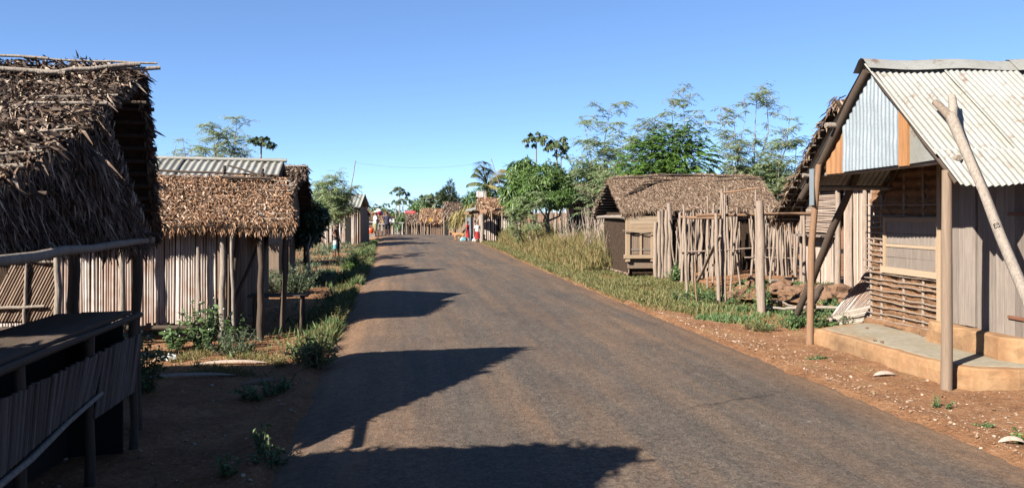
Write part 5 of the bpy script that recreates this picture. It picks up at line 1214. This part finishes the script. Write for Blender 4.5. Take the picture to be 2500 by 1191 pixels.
# right side
far_hut('thatched_hut', 'thatched hut with a plank fronted shop under the coconut palm', 1166, 1262, 47, 483, 517, 575, 2.6, 'cane_grey', 'thatch_brown', 2200, posts=(1200, 1226, 1250), door=[(1212, 1222, 535)], Lf=.22)
far_hut('thatched_hut', 'steep roofed thatched hut with pale ridge pole on the right of the crest', 1082, 1150, 62, 493, 529, 571, 3.0, 'cane_pale', 'thatch_grey', 1700, posts=(1084, 1097), door=[(1085, 1096, 535)])
far_hut('thatched_hut', 'long brown roofed hut behind the yellow triangle sign', 1024, 1083, 72, 509, 540, 575, 3.0, 'cane_brown', 'thatch_brown', 1500, posts=(1028, 1036), door=[(1037, 1046, 545, 'plank_brown')])
far_hut('thatched_hut', 'small ragged thatched hut with red board on its roof', 989, 1022, 74, 519, 543, 575, 2.6, 'cane_brown', 'thatch_grey', 900, posts=(992, 1006, 1012, 1018), door=[(996, 1004, 545)])
far_hut('thatched_hut', 'tiny distant hut showing its roof above the left end of the crest', 948, 988, 95, 528, 543, 575, 3.0, 'cane_brown', 'thatch_grey', 700)
far_hut('thatched_hut', 'distant hut behind the umbrella with a dull brown roof', 886, 944, 88, 517, 540, 575, 3.5, 'cane_brown', 'thatch_brown', 900)
far_hut('tin_roof_hut', 'far hut with a rusty grey tin roof left of the road', 772, 880, 46, 474, 506, 585, 3.0, 'cane_grey', tin=True, posts=(842, 864), door=[(845, 855, 530)])
far_hut('thatched_hut', 'low stall like hut with ragged thatch beside the man in the white hat', 866, 890, 50, 511, 526, 583, 2.0, 'board_rust', 'thatch_brown', 500, posts=(868, 884), door=[(872, 880, 535)], Lf=.2)
# small things on the stall hut: ragged bundles
b = thing('thatch_bundle', atD(882, 492, 50), 'ragged bundle of sticks and thatch piled above the low stall hut', 'bundle')
mb = MB(); n = 240; p = ab(tuple(atD(882, 497, 50))); P = p+rv(n)*np.array([.14, .14, .22]); mb.blades(P, rv(n)+np.array([.6, 0, -.3]), rv(n), .3, .05, .2); mb.build('thatch_leaves', M['thatch_brown'], b)
for dx, dz in ((.7, 0), (.75, -.12), (.6, .1)): MB().stick(Vector(p)-Vector((.2, 0, dz)), Vector(p)+Vector((dx, .1, -dz)), .02).build('stick', M['pole'], b)
MB().stick(gnd(atD(881, 560, 50.3)), atD(881, 500, 50.3), .05).build('post', M['pole'], b)
# wide verandah beams and post by the shop
v = thing('shop_porch', gnd(atD(1165, 575, 45.6)), 'rough porch of logs with a small tin awning beside the red clothed children', 'porch')
MB().stick(gnd(atD(1177, 575, 45.4)), atD(1177, 522, 45.4), .13, .12, .03).build('post', M['pole'], v)
MB().stick(gnd(atD(1139, 575, 47)), atD(1139, 520, 47), .06).build('post', M['pole'], v)
MB().stick(gnd(atD(1160, 575, 47)), atD(1160, 518, 47), .06).build('post', M['pole'], v)
for i in range(5): MB().stick(atD(1134+i*3, 522-i*.8, 46.5), atD(1190, 518-i*1.2, 45.4), .05, .04, .03).build('beam', M['pole_red'], v)
MB().plank(atD(1137, 514, 46), atD(1162, 508, 46), (.1, 1.0, .1), (0, 0, .04)).build('awning', M['tin_old'], v)
MB().plank(gnd(atD(1148, 575, 47.3))+Vector((-.2, 0, .7)), gnd(atD(1155, 575, 47.3))+Vector((0, 0, .7)), (0, 0, 1.4), (0, .03, 0)).build('door', M['tin_new'], v)
MB().plank(gnd(atD(1118, 575, 50))+Vector((0, 0, .8)), gnd(atD(1142, 575, 50))+Vector((0, 0, .8)), (0, 0, 1.5), (0, .06, 0)).build('wall', M['cane_brown'], v)
# drying palm thatch draped over the porch
fr = thing('drying_fronds', atD(1130, 530, 48), 'yellow green palm fronds draped over the beam of the far porch', 'fronds'); mb = MB(); n = 700
t_ = NR.uniform(0, 1, n); a, b_ = ab(tuple(atD(1106, 531, 49))), ab(tuple(atD(1160, 505, 47.5))); P = a+(b_-a)*t_[:, None]+rv(n, .12)
mb.blades(P, np.array([-.25, 0, -1])+rv(n, .25), rv(n), NR.uniform(.4, .8, n)*(1.2-.6*t_), .05, .2); mb.build('leaves', M['palm_dry'], fr)
# signs
def text_obj(txt, size, loc, parent, mat, rot, name='lettering', ext=.004):
    cu = bpy.data.curves.new('t', 'FONT'); cu.body = txt; cu.size = size; cu.extrude = ext; cu.align_x = 'CENTER'; cu.align_y = 'CENTER'; cu.resolution_u = 3
    o = bpy.data.objects.new('t', cu); SC.collection.objects.link(o); dg = bpy.context.evaluated_depsgraph_get(); me = bpy.data.meshes.new_from_object(o.evaluated_get(dg)); bpy.data.objects.remove(o)
    me.name = name; me.materials.clear(); me.materials.append(M[mat]); q = bpy.data.objects.new(name, me); SC.collection.objects.link(q); q.parent = parent; q.location = Vector(loc)-base_of(parent); q.rotation_euler = rot; return q
p = atD(1171.5, 474, 46.2); s = thing('shop_sign', p, 'small white sign with faded pink marks on the thatched shop roof', 'sign')
MB().box(p.x-.19, p.x+.19, p.y-.015, p.y+.015, p.z-.16, p.z+.16).build('board', M['sign_white'], s)
MB().box(p.x-.10, p.x-.065, p.y-.022, p.y-.017, p.z-.07, p.z+.10).box(p.x-.03, p.x+.07, p.y-.022, p.y-.017, p.z+.03, p.z+.06).box(p.x-.10, p.x+.12, p.y-.022, p.y-.017, p.z-.105, p.z-.08).build('marks', M['pink'], s); MB().box(p.x-.17, p.x+.17, p.y-.022, p.y-.017, p.z+.125, p.z+.14).build('border', M['pink'], s)
MB().stick((p.x-.1, p.y+.03, p.z-.6), (p.x-.1, p.y+.03, p.z-.1), .02).build('post', M['pole'], s)
p = atD(1001.5, 518, 72.5); s = thing('red_board', p, 'faded red sign board on the roof of the small ragged hut', 'sign')
MB().box(p.x-.44, p.x+.44, p.y-.02, p.y+.02, p.z-.14, p.z+.14).build('board', M['sign_red'], s); MB().box(p.x-.34, p.x+.34, p.y-.03, p.y-.022, p.z-.03, p.z+.03).build('stripe', M['pink'], s)
for dx in (-.35, .35): MB().stick((p.x+dx, p.y+.03, p.z-.7), (p.x+dx, p.y+.03, p.z+.1), .02).build('post', M['pole'], s)
p = atD(1051.5, 535.5, 68); g = gz(p.x, p.y); s = thing('warning_sign', (p.x, p.y, g), 'yellow triangular road sign with dark symbol before the long brown roofed hut', 'sign')
w_ = .16; MB().raw([(p.x-w_, p.y, p.z-.13), (p.x+w_, p.y, p.z-.13), (p.x, p.y, p.z+.15), (p.x-w_, p.y+.02, p.z-.13), (p.x+w_, p.y+.02, p.z-.13), (p.x, p.y+.02, p.z+.15)], [[0, 1, 2, 2], [5, 4, 3, 3], [0, 3, 4, 1], [1, 4, 5, 2], [2, 5, 3, 0]]).build('panel', M['sign_yellow'], s)
MB().box(p.x-.018, p.x+.018, p.y-.008, p.y-.003, p.z-.07, p.z+.05).build('symbol', M['blackish'], s); MB().stick((p.x, p.y+.05, g-.1), (p.x, p.y+.05, p.z+.05), .025).build('post', M['pole'], s)
# painted figures on the forked prop
def prop_mark():
    f = bpy.data.objects['forked_prop']; a = Vector((4.83, 5.14, -.05)); b = Vector((5.86, 8.02, 2.70)); d = (b-a).normalized(); sd = d.cross(Vector((0, 0, 1))).normalized(); up = sd.cross(d)
    q = a.lerp(b, .575)+up*.07; tc = (Vector((0, 0, CAM_H))-q); zc = (tc-d*tc.dot(d)).normalized(); xc = -d; yc = zc.cross(xc)
    from mathutils import Matrix
    mt_ = Matrix((xc, yc, zc)).transposed(); o = text_obj('03', .07, q+zc*.044, f, 'blackish', mt_.to_euler(), 'painted_figures', .003)
prop_mark()
# poles and wire
pl = one('leaning_mast', 'tall thin pale mast leaning above the feathery tree on the left', 'pole', atD(853, 480, 43), atD(868, 392, 43), .028, 'pole'); pl2 = one('leaning_mast', 'thin pale mast leaning left beside the coconut palm', 'pole', atD(1228, 478, 45), atD(1199, 388, 45), .025, 'pole')
a, b_ = atD(868, 397, 43), atD(1198, 394, 45); pts = [a.lerp(b_, i/12)-Vector((0, 0, 4*.32*(i/12)*(1-i/12))) for i in range(13)]
tag(MB().tube(pts, .0035, 4).build('overhead_wire', M['wire'], loc=tuple(a)), 'thin sagging wire strung between the two pale masts', 'wire')
# tables of the roadside market
def stall(label, px0, px1, y, D, mat='table_white', cloth=False):
    a = atD(px0, y, D); b_ = atD(px1, y, D); g = gz(a.x, a.y); t = thing('market_table', ((a.x+b_.x)/2, a.y, g), label, 'table'); z = a.z
    MB().box(a.x, b_.x, a.y-.35, a.y+.35, z-.05, z, .01).build('table_top', M[mat], t)
    for x in (a.x+.08, (a.x+b_.x)/2, b_.x-.08):
        for yy in (a.y-.3, a.y+.3): MB().stick((x, yy, g-.1), (x, yy, z-.04), .035).build('leg', M[mat], t)
    return t
stall('white market table right of the man in the white hat', 921, 945, 546, 57); stall('pale market table just beyond the person in the dark shirt', 955, 985, 543, 60)
stall('long pale roofed table between the low stall hut and the man', 888, 914, 541, 58); stall('brown wooden market counter behind the orange bucket', 892, 916, 552, 56, 'board_rust')
sk = thing('sack', atD(897, 538, 58), 'pale round sack on the long market table', 'sack'); pp = atD(897, 538, 58); MB().blob((pp.x, pp.y, pp.z), .18, .15, .12, .12, 2).build('cloth', M['white_cloth'], sk); MB().blob((pp.x, pp.y, pp.z+.12), .05, .05, .05, .2, 1).build('knot', M['white_cloth'], sk)
pp = atD(955, 540, 59.5); o = MB().box(pp.x-.22, pp.x+.22, pp.y-.15, pp.y+.15, pp.z-.1, pp.z+.16, .02).build('crate', M['sign_white'], loc=tuple(pp)); tag(o, 'white box standing on the pale market table', 'box')
# tin of water / orange bucket and a dark heap by the man
pp = gnd(atD(905, 572, 55)); bk = thing('orange_bucket', pp, 'bright orange bucket beside the man in the white hat', 'bucket'); z = CAM_H-(570-HOR)/FPX*55
MB().loft([((pp.x, pp.y, z), .14, .14), ((pp.x, pp.y, z+.12), .19, .19), ((pp.x, pp.y, z+.36), .22, .22), ((pp.x, pp.y, z+.37), .19, .19)], 14).build('body', M['orange_plastic'], bk)
MB().tube([(pp.x-.21, pp.y, z+.36), (pp.x-.12, pp.y, z+.46), (pp.x+.12, pp.y, z+.46), (pp.x+.21, pp.y, z+.36)], .01, 5).build('handle', M['wire'], bk)
MB().box(pp.x-.3, pp.x+.3, pp.y-.2, pp.y+.2, pp.z-.05, z-.005, .02).build('stand', M['pole'], bk)
# umbrella
c = atD(927, 518, 57.0); um = thing('umbrella', c, 'red, white and blue umbrella tilted behind the man in the white hat', 'umbrella')
ax = Vector((.55, -.65, .5)).normalized(); u1 = ax.cross(Vector((0, 0, 1))).normalized(); u2 = ax.cross(u1)
for k in range(8):
    V = []; a0, a1 = k*math.pi/4, (k+1)*math.pi/4; n = 5
    for i in range(n+1):
        r = .30*i/n; h = .15*(1-(i/n)**2)
        for a in (a0, (a0+a1)/2, a1): V.append(tuple(c+ax*h+(u1*math.cos(a)+u2*math.sin(a))*r*(1 if a != (a0+a1)/2 else .96)))
    F = [(i*3+j, i*3+j+1, i*3+4+j, i*3+3+j) for i in range(n) for j in range(2)]
    MB().raw(V, F, True).build('panel', M[['red_cloth', 'red_cloth', 'blue_cloth', 'blue_cloth', 'white_cloth', 'white_cloth', 'white_cloth', 'white_cloth'][k]], um)
MB().tube([c+ax*.27, c-ax*.45], .012, 6).build('shaft', M['wire'], um)
# far vegetation along the crest
papaya('tall many crowned papaya on the far left of the crest', (975, 560), (976, 465), .85, 78, n=16); papaya('lower papaya just right of the tall one beyond the crest', (982, 560), (984, 488), .75, 77, n=12); papaya('thin papaya left of the tall one beyond the crest', (966, 560), (967, 492), .6, 79, n=10)
papaya('small round topped papaya above the umbrella', (943, 560), (943, 499), .5, 90, n=10, fruit=False); papaya('dark little papaya above the distant hut', (921, 560), (922, 502), .5, 92, n=10, fruit=False); papaya('low dark papaya left of the dark little one', (905, 560), (905, 507), .5, 92, n=10, fruit=False)
papaya('broad crowned papaya beside the conical tree', (1046, 560), (1046, 482), 1.1, 85, n=16, fruit=False); papaya('yellowish papaya touching the conical tree', (1061, 560), (1062, 484), .8, 82, n=12, fruit=False)
bushy_tree('bushy_tree', 'distant bushy tree above the roofs right of the papayas', gnd(atD(1030, 560, 88)), [B(1030, 500, 88, 26, 16), B(1015, 508, 88, 18, 10), B(1060, 503, 86, 26, 14)], 1100, .45, .12, 'leaf_bush', .12)
bushy_tree('bushy_tree', 'low distant thicket at the far end of the road', gnd(atD(955, 570, 100)), [B(960, 520, 100, 30, 8), B(920, 516, 100, 36, 8), B(890, 516, 100, 18, 8)], 700, .5, .14, 'leaf_bush', .1)
bushy_tree('bushy_tree', 'bright green bush before the small ragged hut', gnd(atD(975, 575, 68)), [B(974, 545, 68, 13, 17), B(982, 530, 68, 8, 9)], 600, .25, .06, 'leaf_weed', .05)
bushy_tree('conical_tree', 'dark conical tree rising above the roofs of the crest', gnd(atD(1092, 560, 72)), [B(1100, 455, 72, 9, 15), B(1094, 475, 72, 18, 18), B(1086, 485, 72, 18, 14), B(1075, 480, 72, 8, 12), B(1098, 492, 72, 18, 10)], 2200, .30, .05, 'leaf_dark', .1, -.6)
bushy_tree('conical_tree', 'slim dark little conifer right of the conical tree', gnd(atD(1116, 560, 80)), [B(1116, 478, 80, 4, 10), B(1115, 490, 80, 8, 8), B(1127, 492, 80, 5, 8)], 500, .25, .05, 'leaf_dark', .06, -.5)
fp = atD(1185, 500, 50); palm('coconut palm with windswept fronds behind the shop sign', gnd(fp), atD(1187, 455, 50), [(1.9, 1.25, 3.0, 'palm_leaf'), (1.2, 1.15, 2.5, 'palm_leaf'), (2.6, 1.1, 2.0, 'palm_leaf'), (.2, .95, 2.2, 'palm_leaf'), (-.2, .75, 1.6, 'palm_dry'), (-.6, .9, 2.1, 'palm_leaf'), (3.4, .6, 1.5, 'palm_leaf'), (4.4, .5, 1.3, 'palm_leaf'), (2.1, 1.45, 3.2, 'palm_leaf'), (-.35, 1.1, 2.6, 'palm_dry'), (-.9, .3, 1.2, 'palm_dry'), (3.0, 1.3, 2.3, 'palm_leaf'), (.7, .4, 1.3, 'palm_leaf'), (1.5, 1.4, 2.4, 'palm_leaf')])
bushy_tree('bushy_tree', 'dark bush at the foot of the coconut palm', gnd(atD(1155, 560, 52)), [B(1150, 490, 52, 22, 18), B(1180, 475, 52, 26, 18), B(1210, 470, 51, 18, 16)], 1500, .3, .06, 'leaf_bush', .08)
far_hut('thatched_hut', 'grey roofed hut half buried in trees behind the far fence', 1390, 1500, 38, 452, 487, 590, 3.0, 'cane_grey', 'thatch_grey', 1200)

# ================================================================ PEOPLE AND DOG
def skin_body(name, parent, joints, edges, mat, sub=1):
    bm = bmesh.new(); lay = bm.verts.layers.skin.verify(); vs = []; org = base_of(parent)
    for i, (p, r) in enumerate(joints):
        v = bm.verts.new(Vector(p)-org); v[lay].radius = (r, r) if not hasattr(r, '__len__') else r; v[lay].use_root = (i == 0); vs.append(v)
    for a, b in edges: bm.edges.new((vs[a], vs[b]))
    me = bpy.data.meshes.new(name); bm.to_mesh(me); bm.free(); me.materials.append(mat); o = bpy.data.objects.new(name, me); SC.collection.objects.link(o); o.parent = parent
    o.modifiers.new('Skin', 'SKIN').use_smooth_shade = True; s = o.modifiers.new('Sub', 'SUBSURF'); s.levels = s.render_levels = sub; return o
def person(label, px, py, D, H, face, arms, legs, clothes, z=None):
    """face: heading of the face (radians, 0 = +X); arms/legs: poses in body units (fraction of H) as (side, fwd, up)"""
    f = atD(px, py, D); f.z = gz(f.x, f.y) if z is None else z
    if f.x > roadL(f.y) and f.x < roadR(f.y): f.z = drop(f.y)+.02
    t = thing('person', f, label, 'person'); F = Vector((math.cos(face), math.sin(face), 0)); S = Vector((-F.y, F.x, 0))   # S: the person's left
    def P(s, fw, u): return f+(S*s+F*fw+Vector((0, 0, u)))*H
    J = [(P(0, 0, .52), (.072*H, .058*H)), (P(0, 0, .60), (.064*H, .050*H)), (P(0, .005, .70), (.078*H, .056*H)), (P(0, 0, .79), (.072*H, .050*H)), (P(0, 0, .835), .034*H), (P(0, .008, .875), .036*H), (P(0, .012, .925), .056*H), (P(0, .008, .965), .048*H), (P(0, .068, .905), .010*H)]
    E = [(0, 1), (1, 2), (2, 3), (3, 4), (4, 5), (5, 6), (6, 7), (6, 8)]
    for sd, (el, ha) in zip((1, -1), arms):
        k = len(J); J += [(P(sd*.105, 0, .80), .030*H), (P(*[sd*el[0], el[1], el[2]]), .023*H), (P(*[sd*ha[0], ha[1], ha[2]]), .016*H)]; E += [(3, k), (k, k+1), (k+1, k+2)]
        wr = J[-1][0]; d = (wr-J[-2][0]).normalized(); w2 = d.cross(F); w2 = w2.normalized() if w2.length > .1 else S
        pa = len(J); J.append((wr+d*.035*H, (.018*H, .012*H))); E.append((k+2, pa))
        for q in range(4):
            b0 = J[pa][0]+w2*(q-1.5)*.010*H; n0 = len(J); J += [(b0+d*.018*H, .0055*H), (b0+d*(.034+.004*(q in (1, 2)))*H+F*.008*H, .0045*H)]; E += [(pa, n0), (n0, n0+1)]
        n0 = len(J); J.append((wr+d*.03*H+w2*.028*H, .0055*H)); E.append((k+2, n0))
    for sd, (kn, an) in zip((1, -1), legs):
        k = len(J); A = P(sd*an[0], an[1], .04+an[2]); J += [(P(sd*.048, 0, .49), .052*H), (P(sd*kn[0], kn[1], kn[2]), .032*H), (A, .020*H), (A+Vector((0, 0, -.022*H))+F*.02*H, .020*H), (A+Vector((0, 0, -.028*H))+F*.085*H, .014*H)]; E += [(0, k), (k, k+1), (k+1, k+2), (k+2, k+3), (k+3, k+4)]
    skin_body('body', t, J, E, M['skin'], 1)
    hm = MB(); c = P(0, -.004, .945)
    if clothes.get('hat'):
        hm.loft([((c.x, c.y, c.z+.012*H), .105*H, .105*H), ((c.x, c.y, c.z+.022*H), .066*H, .066*H), ((c.x, c.y, c.z+.062*H), .055*H, .055*H), ((c.x, c.y, c.z+.072*H), .02*H, .02*H)], 14); hm.build('hat', M[clothes['hat']], t)
    hh = MB().blob(P(0, -.012, .948), .060*H, .060*H, .050*H, .08, 2, 3, -.3); hh.build('hair', M['hair'], t)
    for sd in (1, -1):
        MB().blob(P(sd*.02, .062, .925), .008*H, .008*H, .006*H, .05, 1).build('eye', M['flower'], t); MB().blob(P(sd*.060, .0, .915), .008*H, .014*H, .018*H, .1, 1).build('ear', M['skin'], t)
    def ring(s, fw, u, rx): 
        q = P(s, fw, u); return ((q.x, q.y, q.z), rx*H, rx*.78*H) if abs(F.y) > .6 else ((q.x, q.y, q.z), rx*.78*H, rx*H)
    if 'shirt' in clothes:
        m = MB(); m.loft([ring(0, 0, .50, .108), ring(0, 0, .60, .096), ring(0, 0, .72, .108), ring(0, 0, .79, .106), ring(0, 0, .825, .062), ring(0, 0, .838, .044)], 14)
        for sd, (el, ha) in zip((1, -1), arms):
            a = P(sd*.095, 0, .80); b_ = P(sd*el[0], el[1], el[2]); m.tube([a, a.lerp(b_, .75)], [.046*H, .042*H], 10)
        m.build('shirt', M[clothes['shirt']], t)
    if 'shorts' in clothes:
        m = MB(); hem = clothes.get('hem', .30); m.loft([ring(0, 0, .47, .105), ring(0, 0, .53, .104), ring(0, 0, .575, .094)], 14)
        for sd, (kn, an) in zip((1, -1), legs):
            a = P(sd*.050, 0, .50); b_ = P(sd*kn[0], kn[1], kn[2]); tt = min(1, (.50-hem)/(.50-kn[2])); m.tube([a, a.lerp(b_, tt*.5), a.lerp(b_, tt)], [.062*H, .060*H, .056*H], 12, cap=False)
        m.build('shorts', M[clothes['shorts']], t)
        if 'stripe' in clothes:
            kn = legs[clothes.get('stripe_leg', 0)][0]; sd = 1 if clothes.get('stripe_leg', 0) == 0 else -1; a = P(sd*.060, .004, .515); b_ = P(sd*(kn[0]+.01), kn[1]+.004, kn[2]); tt = min(1, (.50-hem)/(.50-kn[2]))
            MB().tube([a, a.lerp(b_, tt*.5)], [.062*H, .061*H], 12, cap=False).build('shorts_panel', M['white_cloth'], t); MB().tube([a.lerp(b_, tt*.5), a.lerp(b_, tt*1.01)], [.061*H, .058*H], 12, cap=False).build('shorts_panel', M['teal_cloth'], t)
    if 'skirt' in clothes:
        hem = clothes.get('hem', .2); top = clothes.get('top', .6); MB().loft([ring(0, 0, hem, clothes.get('flare', .13)), ring(0, 0, (hem+top)/2, .122), ring(0, 0, .5, .110) if hem < .45 < top else ring(0, 0, top-.02, .1), ring(0, 0, top, .094)], 16).build('skirt', M[clothes['skirt']], t)
    return t
hip = ((.215, -.02, .64), (.12, .04, .555))       # hand on hip
down = ((.155, -.01, .63), (.165, .03, .49)); fold = ((.15, .02, .64), (.02, .10, .66))
st = ((.055, .01, .28), (.06, 0, 0)); st2 = ((.06, .02, .28), (.075, .02, 0))
# the boy with bare chest, seen nearly from the front, hands on hips
person('bare chested boy in dark shorts with white and teal side on left verge', 821, 623, 31.6, 1.40, R(-25), [down, ((.20, -.03, .64), (.10, .02, .60))], [((.06, .02, .28), (.08, .03, 0)), ((.06, .0, .28), (.05, 0, 0))], dict(shorts='black_cloth', hem=.28, stripe=1, stripe_leg=1))
person('man in white hat, pale shirt and olive wrap on the far road edge', 917, 576, 55.6, 1.68, R(10), [fold, ((.15, .03, .63), (.05, .12, .62))], [st, ((.05, .0, .28), (.06, -.03, 0))], dict(shirt='white_cloth', hat='white_cloth', skirt='olive_cloth', hem=.24, top=.57, flare=.105))
person('person in dark shirt and black shorts with hand on hip', 945, 576, 55.6, 1.66, R(95), [((.16, 0, .64), (.08, .10, .60)), hip], [st2, st], dict(shirt='navy_cloth', shorts='black_cloth', hem=.30))
person('child in a long red dress walking by the far porch', 1142, 577, 46.5, 1.12, R(150), [down, fold], [((.05, .06, .28), (.05, .08, 0)), ((.05, -.02, .28), (.05, -.08, .01))], dict(shirt='red_cloth', skirt='red_cloth', hem=.18, top=.6, flare=.14))
person('child in a white top and red skirt standing by the log porch post', 1165.5, 576, 45.8, 1.10, R(-80), [down, down], [st, st2], dict(shirt='white_cloth', skirt='red_cloth', hem=.14, top=.56, flare=.15))
# dog
def dog():
    f = gnd(atD(1122, 575, 48)); z = f.z; t = thing('dog', f, 'tan dog standing on the verge left of the child in the red dress', 'dog')
    def P(x, y, u): return Vector((f.x+x, f.y+y, z+u))
    J = [(P(.22, 0, .40), (.085, .095)), (P(.08, 0, .41), (.075, .085)), (P(-.10, 0, .40), (.085, .105)), (P(-.25, 0, .40), (.09, .12)), (P(-.36, 0, .46), (.06, .07)), (P(-.44, 0, .53), (.05, .06)), (P(-.49, 0, .56), (.062, .062)), (P(-.56, 0, .54), (.038, .036)), (P(-.64, 0, .52), (.026, .024)),
         (P(.33, 0, .44), .024), (P(.42, 0, .52), .016), (P(.46, 0, .60), .010)]
    E = [(0, 1), (1, 2), (2, 3), (3, 4), (4, 5), (5, 6), (6, 7), (7, 8), (0, 9), (9, 10), (10, 11)]
    for sy in (.06, -.06):
        k = len(J); J += [(P(-.24+sy*.3, sy, .29), .04), (P(-.24+sy*.5, sy, .16), .024), (P(-.25+sy*.6, sy, .035), .018), (P(-.285+sy*.6, sy, .018), .02)]; E += [(3, k), (k, k+1), (k+1, k+2), (k+2, k+3)]
        k = len(J); J += [(P(.21, sy, .30), .055), (P(.16+sy*.4, sy, .215), .032), (P(.26+sy*.5, sy, .14), .020), (P(.235+sy*.5, sy, .035), .016), (P(.20+sy*.5, sy, .018), .02)]; E += [(0, k), (k, k+1), (k+1, k+2), (k+2, k+3), (k+3, k+4)]
    skin_body('body', t, J, E, M['dog_fur'], 1)
    for sy in (.04, -.04): MB().blades([tuple(P(-.47, sy, .60))], [(.15, sy*4, .9)], [(-1, 0, .1)], .08, .05, .2).build('ear', M['dog_fur'], t); MB().blob(P(-.53, sy*.75, .565), .008, .008, .008, .05, 1).build('eye', M['hair'], t)
    MB().blob(P(-.665, 0, .525), .012, .014, .012, .05, 1).build('nose', M['hair'], t)
dog()
for i, (px, py, D, r, mm, lb) in enumerate(((1133, 574, 46.8, .17, 'teal_cloth', 'pale blue bundle on the ground by the red dressed child'), (1128, 573, 47.2, .14, 'flower', 'white plastic bag on the ground by the dog'), (1158, 571, 46.6, .15, 'flower', 'white bag leaning at the far porch door'))):
    p = gnd(atD(px, py, D)); k = thing('cloth_bag', p, lb, 'bag'); MB().blob((p.x, p.y, p.z+r*.7), r, r*.8, r*.9, .25, 2, i).build('bag_body', M[mm], k); MB().blob((p.x, p.y, p.z+r*1.65), r*.3, r*.3, r*.25, .3, 1, i).build('knot', M[mm], k)
